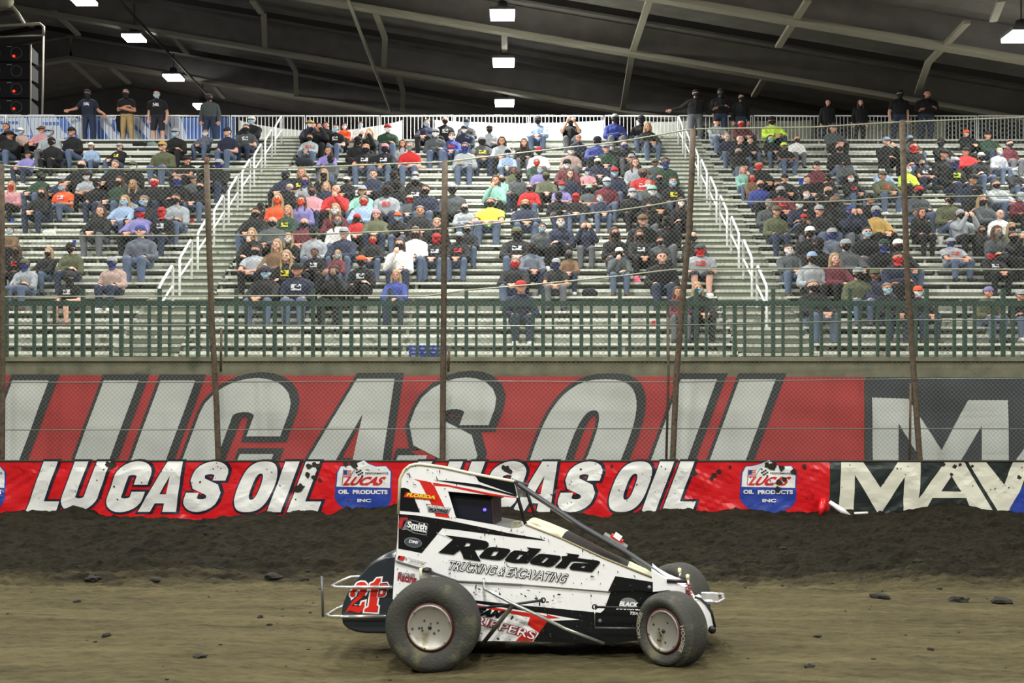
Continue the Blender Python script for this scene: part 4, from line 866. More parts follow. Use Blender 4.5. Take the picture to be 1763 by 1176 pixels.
def hand(caps, wr, to, side_, curl=.3):
    wr = Vector(wr); d = (Vector(to)-wr).normalized(); s_ = Vector((1,0,0)); s_ = (s_-d*s_.dot(d)); s_ = s_.normalized() if s_.length > .1 else Vector((0,1,0)); nrm = d.cross(s_)*(-side_)
    if nrm.z > 0: nrm = -nrm
    pal = wr+d*.075; caps.append(('hand', wr+d*.02, pal, .028, .030)); caps.append(('hand', wr+d*.03+s_*.022, pal+s_*.026, .02, .019)); caps.append(('hand', wr+d*.03-s_*.022, pal-s_*.026, .02, .019))
    for k, (o, ln) in enumerate(((-.036,.062),(-.012,.076),(.012,.072),(.036,.056))):
        b = pal+s_*o*side_; m = b+d*ln*.6+nrm*curl*.02; e = m+d*ln*.5+nrm*curl*.06
        caps.append(('hand', b, m, .0105, .010)); caps.append(('hand', m, e, .010, .009))
    b = wr+d*.03-s_*.028*side_; m = b+d*.03-s_*.03*side_+nrm*.008; caps.append(('hand', b, m, .013, .011)); caps.append(('hand', m, m+d*.032, .011, .009))
def figure(kind):
    """joints of one pose -> tagged capsules, head centre and tilt"""
    cs = []; seated = kind < 5; J = {}
    if seated:
        piv = (.12, .12); lean = {0: .36, 1: .06, 2: .22, 3: .05, 4: .30}[kind]; hip = .10
        for s_ in (-1, 1):
            kx = {0:.17,1:.15,2:.16,3:.13,4:.14}[kind]; h = (s_*.085,.12,.10); k = (s_*kx,-.30,.13); a = (s_*(kx-.01),-.27,-.33)
            m = Vector(h).lerp(Vector(k), .55)
            cs += [('thigh', h, m, .088, .078), ('thigh2', m, k, .078, .062), ('shin', k, (a[0],a[1],-.1), .060, .056), ('shin', (a[0],a[1],-.1), a, .056, .04)]
            f = 'foot_'+'rl'[s_ > 0]; cs += [(f, (a[0],a[1]+.03,-.372), (a[0]+s_*.02,a[1]-.15,-.380), .043, .038), (f, a, (a[0],a[1],-.37), .042, .044)]
        R = lambda p: rotx(p, piv, lean)
        cs += [('pelvis', (-.07,.13,.10), (.07,.13,.10), .115, .115), ('pelvis', (-.05,.11,.16), (.05,.11,.16), .125, .125)]
    else:
        lean = 0; piv = (0, .95); R = lambda p: (p[0], p[1]-.12, p[2]+.82)
        for s_ in (-1, 1):
            h = (s_*.09,0,.90); k = (s_*.12,-.02,.49); a = (s_*.13,.02,.09); m = Vector(h).lerp(Vector(k), .6)
            cs += [('thigh', h, m, .092, .076), ('thigh2', m, k, .076, .06), ('shin', k, (s_*.125,.02,.32), .058, .058), ('shin', (s_*.125,.02,.32), a, .056, .04)]
            f = 'foot_'+'rl'[s_ > 0]; cs += [(f, (a[0],.04,.045), (a[0]+s_*.03,-.15,.038), .043, .038), (f, a, (a[0],.02,.05), .042, .044)]
        cs += [('pelvis', (-.07,.0,.92), (.07,.0,.92), .12, .12), ('pelvis', (-.05,-.01,1.0), (.05,-.01,1.0), .125, .125)]
    for a, b, r1, r2 in (((-.07,.11,.20),(-.085,.07,.40),.115,.118), ((.07,.11,.20),(.085,.07,.40),.115,.118), ((0,.09,.2),(0,.05,.42),.125,.115), ((-.15,.06,.475),(.15,.06,.475),.07,.07), ((-.09,.06,.50),(.09,.06,.50),.075,.075)): cs.append(('torso', R(a), R(b), r1, r2))
    HC = Vector(R((0,.0,.735))); NB = Vector(R((0,.05,.53)))
    cs.append(('neck', NB, HC+Vector((0,.02,-.05)), .056, .052))
    h = lambda x, y, z: HC+Vector((x, y, z))
    cs += [('head', h(0,.015,.025), h(0,-.015,.02), .088, .082), ('head', h(0,-.03,-.04), h(0,-.045,-.07), .062, .045), ('head', h(-.03,-.03,-.03), h(.03,-.03,-.03), .052, .052), ('nose', h(0,-.093,.0), h(0,-.106,-.022), .010, .015),
           ('head', h(-.083,.005,.0), h(-.085,.012,-.02), .016, .012), ('head', h(.083,.005,.0), h(.085,.012,-.02), .016, .012), ('head', h(-.03,-.078,.022), h(.03,-.078,.022), .016, .016)]
    J['head'] = HC
    S = {s_: Vector(R((s_*.185,.06,.465))) for s_ in (-1, 1)}
    arms = {0: (((.25,-.10,.22),(.075,-.35,.19),(0,-.42,.17)),)*2, 1: (((.26,-.03,.22),(-.06,-.165,.27),(-.2,-.14,.28)), ((.26,-.03,.20),(-.09,-.15,.21),(-.2,-.12,.20))),
            2: (((.24,-.18,.22),(.07,-.25,.50),(.02,-.235,.60)), ((.24,-.10,.20),(.12,-.33,.21),(.02,-.38,.20))), 3: (((.255,.03,.22),(.15,-.17,.20),(.12,-.30,.19)),)*2,
            4: (((.24,-.24,.32),(.10,-.26,.60),(.06,-.25,.70)),)*2, 5: (((.255,.02,1.02),(.25,-.05,.80),(.245,-.08,.70)),)*2, 6: (((.25,-.06,1.06),(-.06,-.20,1.14),(-.2,-.17,1.15)), ((.25,-.06,1.04),(-.09,-.19,1.08),(-.2,-.16,1.07))),
            7: (((.40,.03,1.14),(.62,.06,1.10),(.72,.06,1.08)), ((.30,.02,1.05),(.46,-.02,.98),(.50,-.03,.90)))}[kind]
    for (e, w, t), s_ in zip(arms, (-1, 1)):
        M = lambda p: Vector((p[0]*s_, p[1], p[2])); e, w, t = M(e), M(w), M(t)
        mid = S[s_].lerp(e, .62)
        cs += [('uarm', S[s_], mid, .062, .050), ('uarm2', mid, e, .050, .043), ('farm', e, e.lerp(w, .5), .043, .040), ('farm', e.lerp(w, .5), w, .040, .028)]
        hand(cs, w, t, s_, .8 if kind in (0,1,4,6) else .35)
    return cs, J
def remesh(name, cs, vox, smooth=2):
    bm = bmesh.new()
    for t, a, b, ra, rb in cs: capsule(bm, a, b, ra, rb)
    me = bpy.data.meshes.new('t'); bm.to_mesh(me); bm.free(); ob = bpy.data.objects.new('t', me); C.objects.link(ob)
    r = ob.modifiers.new('r', 'REMESH'); r.mode = 'VOXEL'; r.voxel_size = vox; r.use_smooth_shade = True
    s_ = ob.modifiers.new('s', 'SMOOTH'); s_.factor = .5; s_.iterations = smooth
    out = bpy.data.meshes.new_from_object(ob.evaluated_get(bpy.context.evaluated_depsgraph_get())); out.name = name
    bpy.data.objects.remove(ob); bpy.data.meshes.remove(me); return out
def mesh_arrays(me):
    n = len(me.vertices); v = np.empty(n*3, np.float32); me.vertices.foreach_get('co', v); nn = np.empty(n*3, np.float32); me.vertices.foreach_get('normal', nn)
    m = len(me.polygons); c = np.empty(m*3, np.float32); me.polygons.foreach_get('center', c)
    return v.reshape(-1,3), nn.reshape(-1,3), c.reshape(-1,3)
def nearest_tag(cs, c):
    best = np.full(len(c), 9.0); idx = np.zeros(len(c), int)
    for k, (t, a, b, ra, rb) in enumerate(cs):
        a = np.array(a); b = np.array(b); d = b-a; L2 = max(1e-9, float(d@d)); u = np.clip((c-a)@d/L2, 0, 1); dist = np.linalg.norm(c-(a+u[:,None]*d), axis=1)-(ra+(rb-ra)*u)
        m = dist < best; best[m] = dist[m]; idx[m] = k
    return np.array([cs[k][0] for k in idx])
def submesh(name, me, V, N, mask, off, jitter=0):
    remap = {}; vs_ = []; fs = []
    for k in np.nonzero(mask)[0]:
        f = []
        for i in me.polygons[int(k)].vertices:
            if i not in remap:
                remap[i] = len(vs_); p = Vector(V[i].tolist()); o = off+(jitter*(.5+.9*noise.noise(p*9)) if jitter else 0); vs_.append(p+Vector(N[i].tolist())*o)
            f.append(remap[i])
        fs.append(f)
    out = bpy.data.meshes.new(name); out.from_pydata(vs_, [], fs); out.polygons.foreach_set('use_smooth', [True]*len(fs)); out.materials.append(M_eye); out.update(); return out
LIB = {}
for kind in range(8):
    cs, J = figure(kind); me = remesh('body_mesh', cs, .0125); V, N, Cc = mesh_arrays(me); tg = nearest_tag(cs, Cc); HC = J['head']
    me.materials.append(M_skin0[0]); me.materials.append(M_eye)
    hc = np.array(HC); rel = Cc-hc
    eye = (np.abs(np.abs(rel[:,0])-.033) < .015) & (np.abs(rel[:,2]-.004) < .009) & (rel[:,1] < -.05); mi = eye.astype(np.int32); me.polygons.foreach_set('material_index', mi)
    inn = lambda *t: np.isin(tg, t)
    zlim = (.13 if kind < 5 else .93)
    L_ = {'body': me, 'J': J}
    tor = inn('torso') | (inn('pelvis') & (Cc[:,2] > zlim)) | (inn('neck') & (Cc[:,2] < HC.z-.13))
    L_['long'] = submesh('shirt_mesh', me, V, N, tor | inn('uarm','uarm2','farm'), .017, .012)
    L_['tee'] = submesh('tee_mesh', me, V, N, tor | inn('uarm'), .017, .012)
    L_['trousers'] = submesh('trousers_mesh', me, V, N, inn('thigh','thigh2','shin') | (inn('pelvis')), .012, .010)
    L_['shorts'] = submesh('shorts_mesh', me, V, N, inn('thigh','thigh2') | inn('pelvis'), .014, .010)
    L_['shoe_l'] = submesh('shoe_mesh', me, V, N, inn('foot_l'), .012); L_['shoe_r'] = submesh('shoe_mesh', me, V, N, inn('foot_r'), .012)
    # chest print
    nf = np.array([tuple(p.normal) for p in me.polygons]); zc = Cc[:,2]; zt = HC.z
    L_['print'] = submesh('print_mesh', me, V, N, inn('torso') & (np.abs(Cc[:,0]) < .085) & (nf[:,1] < -.35) & (zc < zt-.29) & (zc > zt-.38) & np.array([noise.noise(Vector((float(a)*26, 1.3, float(b)*40))) > -.12 for a, b in zip(Cc[:,0], zc)]), .036)
    if kind == 0:
        cr = rel; mh = inn('head')
        def headpart(nm, mask, off, j=0):
            m_ = submesh(nm, me, V-hc, N, mask, off, j); return m_
        hair = mh & ((cr[:,2] > .052+.25*np.maximum(0, -cr[:,1]-.04)) | (cr[:,1] > .03)) & (cr[:,2] > -.06) | (mh & (cr[:,1] > .0) & (cr[:,2] > .03))
        LH = {'short': headpart('hair_mesh', hair, .012, .008), 'mask': headpart('mask_mesh', inn('head','nose') & (cr[:,1] < -.022) & (cr[:,2] < -.008) & (cr[:,2] > -.12), .009),
              'gaiter': headpart('mask_mesh', (inn('head','nose','neck') & (cr[:,2] < -.006) & (cr[:,1] < .05) & (cr[:,2] > -.17)), .011)}
    LIB[kind] = L_
# long hair, caps, hats
me = remesh('hair_mesh', [('h', (0,.03,.04), (0,.0,.035), .098, .092), ('h', (-.085,.02,.0), (-.10,.01,-.18), .034, .030), ('h', (.085,.02,.0), (.10,.01,-.18), .034, .030), ('h', (-.04,.07,.0), (-.06,.075,-.20), .055, .045), ('h', (.04,.07,.0), (.06,.075,-.20), .055, .045), ('h', (-.10,.0,-.16), (-.085,-.045,-.25), .03, .018), ('h', (.10,.0,-.16), (.085,-.045,-.25), .03, .018)], .014, 2)
V, N, Cc = mesh_arrays(me)
keep = ~((Cc[:,1] < -.02) & (Cc[:,2] < .062) & (Cc[:,2] > -.14) & (np.abs(Cc[:,0]) < .078)); LH['long'] = submesh('hair_mesh', me, V, N, keep, 0, .01)
def capmesh(brim, full=False, dome=.105):
    b = MB(); pr = [(0.001, .13), (.05, .124), (.08, .10), (.098, .065), (.102, .03), (.100, .022)]
    b.lathe([(r, z) for r, z in pr], M_eye, 20, 'z', (0, .0, 0))
    n = 14; top = []; bot = []
    if full:
        b.lathe([(.100,.034),(.13,.030),(.165,.024),(.17,.020),(.13,.022),(.100,.024)], M_eye, 24, 'z')
    elif brim:
        for k in range(n+1):
            t = math.radians(200+140*k/n); c, s_ = math.cos(t), math.sin(t); top.append(((.098*c), .098*s_, .036)); bot.append((.085*c, -.092-.088*max(0, -s_)**.8+.02, .020+.004))
        vs_ = top+bot+[(x, y, z-.006) for x, y, z in top]+[(x, y, z-.006) for x, y, z in bot]; m = n+1
        b.add(vs_, [(i, i+1, m+i+1, m+i) for i in range(n)]+[(2*m+i, 3*m+i, 3*m+i+1, 2*m+i+1) for i in range(n)]+[(m+i, m+i+1, 3*m+i+1, 3*m+i) for i in range(n)], M_eye, True)
    me = bpy.data.meshes.new('cap_mesh'); me.from_pydata(b.v, [], b.f); me.polygons.foreach_set('use_smooth', [True]*len(b.f)); me.materials.append(M_eye); me.update(); return me
LH['cap'] = capmesh(True); LH['beanie'] = capmesh(False); LH['hat'] = capmesh(False, True)
def link(name, me, parent, m, loc=(0,0,0), rot=None):
    o = bpy.data.objects.new(name, me); C.objects.link(o); o.parent = parent; o.location = loc
    if rot: o.rotation_euler = rot
    o.material_slots[0].link = 'OBJECT'; o.material_slots[0].material = m; return o
prng = random.Random(5)
def person(loc, kind, top, head, mask, pants, scale, wide, flip, yaw, prn=None, extra=''):
    r = empty('person', loc, yaw); L_ = LIB[kind]; r.scale = (scale*wide*(-1 if flip else 1), scale*(.5+.5*wide), scale)
    sk = M_skin0[prng.choice([0,0,0,1,1,1,2,2,0,3 if prng.random() < .4 else 1])]; hd = tuple(L_['J']['head'])
    link('body', L_['body'], r, sk); tee = top.endswith('s'); c = fab(top[0])
    link('shirt', L_['tee' if tee else 'long'], r, c)
    pn, pc = PANT[pants]; pm = mat(pn+' cloth', pc, .9, var=.15, scale=6); link('shorts' if pants == 's' else 'trousers', L_['shorts' if pants == 's' else 'trousers'], r, pm)
    sm = mat(*prng.choice([('black shoe', (24,24,26)), ('black shoe', (24,24,26)), ('white shoe', (214,214,212)), ('brown boot', (78,58,42))]))
    link('shoe', L_['shoe_l'], r, sm); link('shoe', L_['shoe_r'], r, sm)
    ht = (prng.uniform(-.12,.12), 0, prng.uniform(-.25,.25))
    ht = (0,0,0)
    if prn: link('shirt_print', L_['print'], r, mat(prn+' print', {'white': (210,212,214), 'lime': (190,220,60), 'red': (200,60,50), 'yellow': (210,200,70)}[prn], .8))
    if head[0] == 'c':
        hn, hc_ = PAL[head[1]]; link('cap', LH['cap' if len(head) < 3 else {'b': 'beanie', 'h': 'hat'}[head[2]]], r, mat(hn+' cap', hc_, .85), hd)
        link('hair', LH['long' if len(head) > 3 else 'short'], r, mat('dark hair', (60,46,36) if prng.random() < .7 else (120,112,100), .8), hd)
    elif head == 'hw': pass
    else:
        hn, hc_ = HAIR[head]; link('hair', LH['long' if head[0] == 'l' else 'short'], r, mat(hn, hc_, .8), hd)
    if mask in MASKC:
        mn, mc = MASKC[mask]; link('face_mask', LH['gaiter' if (mask in 'rn' or (mask == 'k' and prng.random() < .3)) else 'mask'], r, mat(mn+' mask', mc, .8), hd)
    return r
RG = {'A': (0,180,4.897), 'B': (360,180,4.897), 'C': (700,180,4.897), 'D': (1040,140,4.897), 'E': (1400,140,4.857), 'F': (0,400,4.897), 'G': (360,380,4.897), 'H': (700,380,4.897), 'I': (1040,380,4.897), 'K': (1330,320,4.072)}
# x y shirt head mask [pants/pose/+flags]
CROWD = '''A
45 205 K hb -
30 265 K cKh -
155 240 A cW u
310 220 P cCh -
410 245 g cg u
430 330 K cK k
600 245 K cK - j
765 365 b cW - j
965 365 K cg - j yellow
1475 255 K cg u
1700 245 F hg w j
1365 370 V cY - j
1535 480 Ks cK -
185 430 U cK - d
630 520 K hw k
920 520 K hg -
1120 535 K cV w
290 620 E cE k
725 620 gs cK w
810 680 Ks cK k
470 650 N cg -
90 700 P ly r
300 760 K lb k d
520 710 Os hw u j3 white
950 660 E lb k
1115 690 K ly -
1260 660 K hb r
1490 650 K hg n
1650 700 K hb k j
1000 820 b ly u
1075 825 g cK k
1155 790 K hg u
1475 810 g hb k j1
800 900 K lb -
1130 930 U cB r
1360 930 K cR r - white
1180 1090 F cBb - j
1740 480 K hb -
1590 640 G cG -
35 1080 C hb u
G
B
330 115 K cW u
150 245 Ns cN - j3
310 215 Gs hb k d3 white
45 480 K cg n
625 170 N cYh w
775 140 K hb w j
910 200 K cK - 4
965 180 K hb -
830 285 g hb k j red
1065 215 Ks hb u j3 white
1125 190 O lb w
985 400 U lb -
1000 470 G cK k
1275 185 W hb u
1335 140 N cN u
1330 250 K ly - 4
1505 215 E cR w j1
1255 325 K cK k
1305 375 Ks hy k - white
1465 375 K cP k - white
1630 345 g lb -
1690 370 Rs hg e 1
755 585 K ly - - yellow
965 600 K ly k
1140 650 K cW k
610 610 N cN k
645 710 K hw e
790 660 g lb n
850 745 P hb k
960 700 N ly -
1060 705 R hw - 2
1365 600 N hb -
1535 610 K cK k
1265 730 T cg -
1280 790 b hg r
1495 745 g cK k - red
1580 700 K cK k
1680 810 G cAh r
1740 620 K cg k
575 815 O ly o
775 830 U lb o
625 900 E ly - j yellow
425 880 K cK k
355 930 K hb k
495 1000 G hw k
775 1020 M hw k
1060 900 M ly w
1085 965 W lb e
1235 975 Rs cR k
1380 945 V cPbx -
1590 965 K cO u
345 1115 K ly - 2
665 1145 K ly w
880 1105 g cK k
1110 1100 N cg -
1365 1155 K hb r
1730 1075 K hg -
C
155 160 N hb u
325 150 Ks hw k - white
505 160 K cK u
245 255 G cg w j
375 275 B hb w j red
485 225 N cN w
640 315 Gs cg k d0 yellow
700 225 g cK k
800 310 g lb -
990 335 K lb -
1105 135 b cN k j0
1385 145 Ks hb k g4
1450 300 N hg -
1615 315 B cN k
490 375 g hb n j
850 420 b cK u
1115 410 W cR k
1100 495 E hg r
1385 405 A cV w
1355 515 M cK w
1685 375 E cg -
1620 495 N cW k
1125 565 U hg u
910 565 V lb -
945 615 G cK k
745 655 T lb - 2
835 635 Ts hw k d0 white
1180 620 V cV k
1380 605 N lb -
1535 575 Ps cN u
1035 715 R hg k
1310 705 Us cR u j1
1540 725 Gs cT k
1690 675 M cW u
385 730 G cg k - 
70 625 K cg k - white
105 740 N hb k
695 840 Ls hg k j0
1005 855 N hy k
490 885 g hw k
1430 795 K cR r
1645 805 N hg u
110 900 K hg -
255 1020 K hy -
1300 790 K cK k 1
D
95 320 B cg k 1
315 340 K cN k j
610 380 K ly - j
975 350 g cK -
1185 360 M hb r
1440 340 L cK k
1040 485 N hw -
1150 500 K hb -
1250 510 K hb -
1430 490 K hb g
1545 555 Ks cL - j0
1630 520 W hw k
1160 610 K cA k
25 560 K cg w
190 545 K hw n
240 660 K cg -
265 705 g lb -
440 695 Gs cV -
520 675 E hb n
90 785 N cR u
335 785 Rs hg k - white
585 865 K hb u - yellow
30 865 M cW u
455 830 K hb k
395 885 G hy w
435 935 K cT w
240 960 K cg w
380 1075 K hb k
650 1040 K lb w
1185 765 T ly p 2
1345 720 K hb r
1280 825 C lb r
1320 885 B hw k
1450 890 K hb k
1550 830 K cK -
1515 945 M cg k - red
1710 970 K hb w
1395 1050 G hg e
1650 1055 N cK w
1740 840 K hb -
E
200 400 G cG -
225 570 K hw k
630 520 K cb - 2
850 490 G cb k
845 565 K hb r
1120 520 K cK k
1320 440 K cO -
1510 460 E cK -
1650 540 M hb k
1100 625 K cK -
1320 595 R cK -
1565 600 g hw u j3
1190 695 K cg n - lime
1410 650 K cg k
1730 765 K cg u
950 695 Ks hg k - white
800 750 L hg w
70 720 M cK -
295 690 G cK k
355 820 K hb w - red
130 825 K cK k
625 800 V cV - j0 red
610 745 b cK w
170 930 K hw k
890 940 G cR k
1345 840 N cK -
1595 875 g hb k j0
1480 1010 G ly k
1740 980 M cg u
1380 930 K cK k
60 960 K cK k
480 1000 K cK -
F
130 170 K lb k - red
345 190 K ly k j
590 155 V cK k 1
200 290 g cV n
940 275 A cg n 3
575 410 Ks cK k s3 white
G
525 220 C ly -
420 270 gs hb k
885 290 K hb - - white
645 320 K ly - - yellow
740 385 N cK - j3 white
440 465 K cN u j
1060 310 M ly u
1280 365 K cO k - white
1030 455 K hb k 4
1600 215 W lb k d2
955 445 G ly w
1560 490 B ly - d0
H
60 110 W lb k
215 170 K cR r j0 white
510 85 K hg k j0
430 160 K cg k j0 red
930 115 K cV k j0 white
1145 75 G hb u
1300 30 N hb w
1515 60 N hb k 4
1060 255 F cK k
905 375 K hg r j0
965 585 N cR - d3
1260 385 Ks cg n g0
1370 310 C cG k
250 60 K hy -
I
95 125 K lb k
320 145 K lb k - white
475 195 G hb k
570 125 E hg k
490 330 K hb - d
130 290 G cW k j2
770 155 K hw k
835 265 gs cG r s3 red
820 600 K ly u
640 630 M lb -
330 20 K cC -
530 30 K cK k
K
30 195 V cV -
180 145 N cK w
230 245 K cR - 2
370 180 K cg -
575 195 N cB n 4
765 195 Y cg n
1050 205 K lb -
1250 110 V cK k j
1355 215 g cg k 4
1600 215 W hw -
1515 325 K lb k
1585 325 G lb e
1730 305 V ly k
1710 370 K hb k 4
265 345 K cW k
665 345 K hb u
460 355 F cg n
145 465 G hb w j
325 425 K cK k
565 435 G cg k
785 435 K cE n
900 435 K cW k
1300 415 gs cg n j0 red
885 525 N hb r
280 525 g cb k
480 535 M ly -
1580 495 K cN r - white
605 635 V cg k
330 715 K hg k j0
760 645 N cV -
850 745 K hg u d0
1070 765 K cO w d0
1520 765 V cUb - j3
1745 785 K cg - j
430 80 K hw k'''
ppl = []; reg = None
for ln in CROWD.split('\n'):
    t = ln.split()
    if len(t) == 1: reg = RG[t[0]]; continue
    if len(t) < 5: continue
    x, y = float(t[0]), float(t[1]); px = reg[0]+x/reg[2]; py = reg[1]+y/reg[2]
    pants = None; pose = None; prn = None
    for q in t[5:]:
        if q in ('white','lime','red','yellow'): prn = q
        else:
            for ch in q:
                if ch.isdigit(): pose = int(ch)
                elif ch in PANT: pants = ch
    ppl.append([px, py, t[2], t[3], t[4], pants, pose, prn])
FZ = {0: .655, 1: .70, 2: .68, 3: .70, 4: .665}
cols = [c for c in 'KKKKKNNGgEVMKKGCB']; rowocc = {}; placed = []
def block(X): return 0 if X < -7.2 else (1 if X < 5.2 else 2)
def try_place(p, strict=True):
    px, py, top, head, mask, pants, pose, prn = p
    pose = pose if pose is not None else prng.choice([0,0,0,1,3,3]); cand = []
    for i in range(NR-1 if True else NR):
        Y, Z = row(i); Yh = Y+.12-(.22 if pose in (0,4) else .12); X = (px-CX)/F*Yh; zt = HZ+(HY-py)/F*Yh; s_ = (zt-Z)/FZ[pose]; cand.append((abs(math.log(max(.05, s_)))*(1 if s_ > 1 else 1.0), i, X, s_))
    cand.sort()
    for cst, i, X, s_ in cand[:3]:
        b = block(X); xa, xb = BLK[b][1], BLK[b][2]; X = min(max(X, xa+.25), xb-.25)
        gap = .43 if strict else .40
        for dx in (0, .08, -.08, .16, -.16) if not strict else (0, .05, -.05, .1, -.1):
            if all(abs(X+dx-q) >= gap for q in rowocc.get(i, [])):
                if .72 < s_ < 1.35:
                    rowocc.setdefault(i, []).append(X+dx); placed.append([i, X+dx, b, top, head, mask, pants, pose, prn, min(1.14, max(.84, s_)), px, py]); return True
    return False
left_over = [p for p in ppl if not try_place(p)]
left_over = [p for p in left_over if not try_place(p, False)]
print('PEOPLE placed', len(placed), 'left over', len(left_over))
ORD = ['first','second','third','fourth','fifth','sixth','seventh','eighth','ninth','tenth','eleventh','twelfth','thirteenth','fourteenth','fifteenth','sixteenth','seventeenth','eighteenth','nineteenth','twentieth']
placed.sort(key=lambda q: (q[0], q[2], q[1]))
from collections import Counter
tot = Counter((q[0], q[2]) for q in placed); seen = Counter()
for q in placed:
    i, X, b, top, head, mask, pants, pose, prn, s_, px, py = q; k = (i, b); seen[k] += 1; Y, Z = row(i)
    pants = pants or prng.choice('jjkkkdg')
    wide = prng.uniform(.98, 1.16) if head[0] != 'l' else prng.uniform(.9, 1.0)
    if top == 'gs' and head in ('cG', 'cg'): wide = 1.35
    if top == 'Ls' or top == 'Os' or (top == 'N' and head == 'hy'): wide = 1.25
    r = person((X, Y, Z+.022), pose, top, head, mask, pants, s_, wide, prng.random() < .5, prng.uniform(-.12,.12)+X*.012, prn)
    cn = PAL[top[0]][0]+(' tee' if top.endswith('s') else ' top'); 
    if head[0] == 'c': hn = PAL[head[1]][0]+{2: ' cap', 3: ' beanie' if head[-1] == 'b' else ' hat', 4: ' cap'}[len(head)]
    elif head == 'hw': hn = 'bald head'
    else: hn = HAIR[head][0]
    mk = MASKC[mask][0]+' mask' if mask in MASKC else 'no mask'
    n_ = tot[k]; kk = seen[k]
    place = f'row {i+1} up, {["left","middle","right"][b]} section, {ORD[kk-1]} from left'
    lab = f'person, {cn}, {hn}, {mk}, {["left","middle","right"][b]} block row {i+1}, {ORD[kk-1]} from left'
    if len(lab.split()) > 16: lab = lab.replace(' block', '')
    if len(lab.split()) > 16: lab = lab.replace(' short', '')
    tag(r, lab, 'person', 'spectators seated in the bleachers')
# standing people at the top
TZ = row(NR-1)[1]-.02
def stand(px, feet_row, kind, top, head, mask, pants, lab, s_=1.0, flip=False, wide=1.0, prn=None, YY=None, prop=None):
    Y = YY or row(NR-1)[0]+.75; r = person(((px-CX)/F*Y, Y, TZ), kind, top, head, mask, pants, s_, wide, flip, 0, prn); tag(r, lab, 'person', 'people standing at the top of the bleachers'); return r
stand(153, 0, 7, 'Ns', 'cNb', 'k', 'd', 'person standing at the top rail in navy tee and jeans, arm stretched along the rail', 1.06, prn='white')
stand(219, 0, 6, 'Ks', 'hg', 'k', 't', 'person standing with crossed arms in black tee and khaki trousers', 1.07)
stand(272, 0, 5, 'Ks', 'hw', 'u', 's', 'person standing in black tee and dark shorts with light blue mask', 1.04, prn='white', wide=1.12)
stand(362, 0, 5, 'G', 'cG', 'k', 'd', 'person standing in dark grey hoodie beside the blue banner', .98, wide=1.15)
stand(1197, 0, 7, 'K', 'cKb', 'k', 'g', 'person standing in black jacket with an arm out on the rail, above the right aisle', 1.06, wide=1.15)
stand(1240, 0, 6, 'K', 'cK', 'k', 'd', 'person standing in black jacket holding a drink, second of the three dark figures', 1.08, wide=1.1)
stand(1275, 0, 5, 'K', 'hb', 'k', 'd', 'person standing in black, rightmost of the three dark figures above the right aisle', .98)
stand(1547, 0, 5, 'Ks', 'cKb', 'k', 'd', 'person standing in black tee with pale forearm, left of the pair far right', 1.05, wide=1.1)
stand(1594, 0, 6, 'K', 'hb', '-', 'd', 'person standing in black jacket, right of the pair far right', 1.05, wide=1.25)
stand(1424, 0, 5, 'K', 'hb', '-', 'k', 'person standing in the dark by the rail, between right aisle and far pair', .88)
stand(1480, 0, 5, 'K', 'lb', '-', 'k', 'person standing in the dark by the rail, nearer the far right pair', .88)
# ---------------------------------------------------------------- small things left on the planks
def seat_at(px, py):
    """seat plank whose top shows nearest to this pixel"""
    best = min(range(NR), key=lambda i: abs(HY-(row(i)[1]-HZ)/(row(i)[0]+.1)*F-py)); Y, Z = row(best); return ((px-CX)/F*(Y+.1), Y+.1, Z)
def cup(px, py, rgb, nm, lab, s_=1.0):
    m = mat(nm+' cup', rgb, .4); b = MB(); b.lathe([(.0,0),(.031*s_,0),(.045*s_,.12*s_),(.047*s_,.124*s_),(.043*s_,.12*s_),(.03*s_,.01),(0,.01)], m, 16, 'z'); tag(b.build('cup', loc=seat_at(px, py)), lab, 'cup', 'cups standing on the planks')
cup(21, 392, (40,70,180), 'blue', 'blue cup left of the person in orange tee'); cup(128, 414, (40,70,180), 'blue', 'blue cup on the empty planks in the left section'); cup(843, 293, (40,70,190), 'blue', 'blue cup left of the seated person in light blue shirt')
cup(901, 293, (40,70,190), 'blue', 'blue cup right of the seated person in light blue shirt'); cup(944, 374, (40,70,190), 'blue', 'blue cup beside the crossed-arm person in lilac tee')
cup(1140, 490, (180,24,34), 'red', 'dark red cup left of the leaning post in the middle section'); cup(1125, 574, (220,30,36), 'red', 'red cup alone on the lowest planks'); cup(331, 378, (220,60,40), 'red', 'red cup at the left aisle end of a plank')
cup(1379, 316, (40,60,200), 'blue', 'big blue cup high in the right section', 1.6); cup(1619, 425, (230,230,226), 'white', 'white paper tub on a plank in the right section', 1.7)
def bag(px, py, rgb, nm, lab, s_=1.0, body=(.2,.14,.16)):
    m = mat(nm+' bag cloth', rgb, .9, var=.2); cs = [('b', (-body[0]*.5*s_,0,body[2]*.5*s_), (body[0]*.5*s_,.02,body[2]*.45*s_), body[1]*.6*s_, body[1]*.5*s_), ('b', (-.05*s_,.02,body[2]*.8*s_), (.06*s_,0,body[2]*.9*s_), .05*s_, .04*s_), ('b', (-.12*s_,0,.05*s_),(.12*s_,0,.05*s_), .06*s_,.05*s_)]
    me = remesh('bag_mesh', cs, .012, 1); me.materials.clear(); me.materials.append(m); X, Y, Z = seat_at(px, py)
    me.transform(Matrix.Translation((0,0,-min(v.co.z for v in me.vertices)))); o = bpy.data.objects.new('bag', me); C.objects.link(o); o.location = (X, Y, Z); tag(o, lab, 'bag', 'bags and coats left on the planks')
bag(1016, 517, (26,28,32), 'black', 'dark bag on a plank right of the person in black tee'); bag(243, 254, (22,22,26), 'black', 'black coat heap on the top plank below the man in shorts', 1.1, (.35,.12,.1)); bag(262, 258, (120,140,140), 'grey', 'grey bag on the top plank next to the black coat heap', .9)
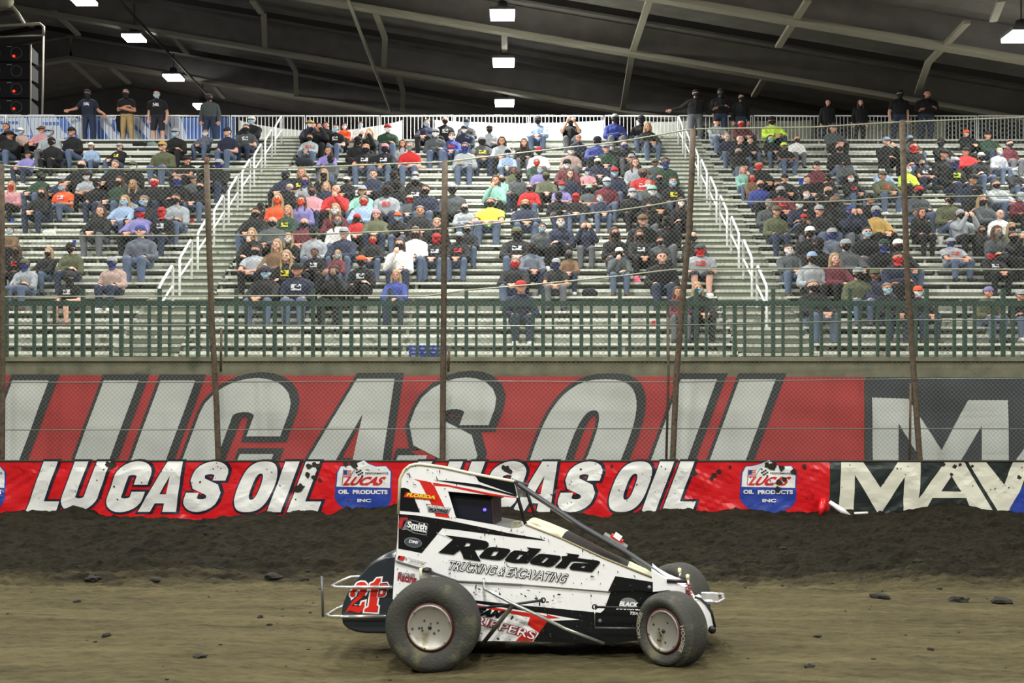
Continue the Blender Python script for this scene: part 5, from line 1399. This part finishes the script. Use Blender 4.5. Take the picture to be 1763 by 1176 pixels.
bag(1096, 478, (232,110,140), 'pink', 'pink soft toy on a plank in the middle section', .6, (.14,.14,.26)); bag(85, 395, (226,226,220), 'white', 'white food bag on the empty plank below the person in orange tee', .8, (.3,.1,.06)); bag(1480, 345, (24,26,28), 'black', 'black bag in the upper right section', 1.0)
bag(525, 295, (36,40,44), 'dark', 'dark grey backpack standing beside the top of the left aisle', 1.3, (.2,.2,.3))
mb = MB(); X = (206-CX)/F*36.0; m = mat('hung coat', (18,20,22), .9)
me = remesh('coat_mesh', [('c', (-.12,0,0),(.14,0,.0),.05,.05), ('c', (-.1,0,-.1),(-.06,0,-.42),.09,.07), ('c', (.1,0,-.1),(.12,0,-.5),.09,.06), ('c', (0,0,-.1),(.03,0,-.3),.1,.1)], .014, 2); me.materials.clear(); me.materials.append(m)
o = bpy.data.objects.new('hung_coat', me); C.objects.link(o); o.location = (X, RY-.06, RZ0+1.05); tag(o, 'black coat hung over the white rail between the first two standing men', 'coat')
# blue crate on the walkway behind the green railing
cx_, cy_, cz_ = W3(737, 617, 20.6); b = MB(); m = mat('blue plastic crate', (40,58,140), .5); w, h = .35, .33
b.add([(-w+.02,-.2,0),(w-.02,-.2,0),(w-.02,.2,0),(-w+.02,.2,0),(-w,-.22,h),(w,-.22,h),(w,.22,h),(-w,.22,h),(-w+.03,-.19,h),(w-.03,-.19,h),(w-.03,.19,h),(-w+.03,.19,h),(-w+.05,-.17,.03),(w-.05,-.17,.03),(w-.05,.17,.03),(-w+.05,.17,.03)],
      [(0,3,2,1),(0,1,5,4),(1,2,6,5),(2,3,7,6),(3,0,4,7),(4,5,9,8),(5,6,10,9),(6,7,11,10),(7,4,8,11),(8,9,13,12),(9,10,14,13),(10,11,15,14),(11,8,12,15),(12,13,14,15)], m)
mw = mat('crate lettering', (150,160,200), .6)
for y0, xs in ((.26, (-.28,-.12,.02,.12,.2)), (.19, (-.29,-.2,-.06,.08,.2)), (.12, (-.29,-.2))):
    for x in xs: b.box((x,-.224,y0),(x+.07,-.219,y0+.022), mw)
cr = b.build('crate', loc=(cx_, cy_, 2.832+.0)); tag(cr, 'blue crate with pale lettering on the walkway behind the green railing', 'crate')
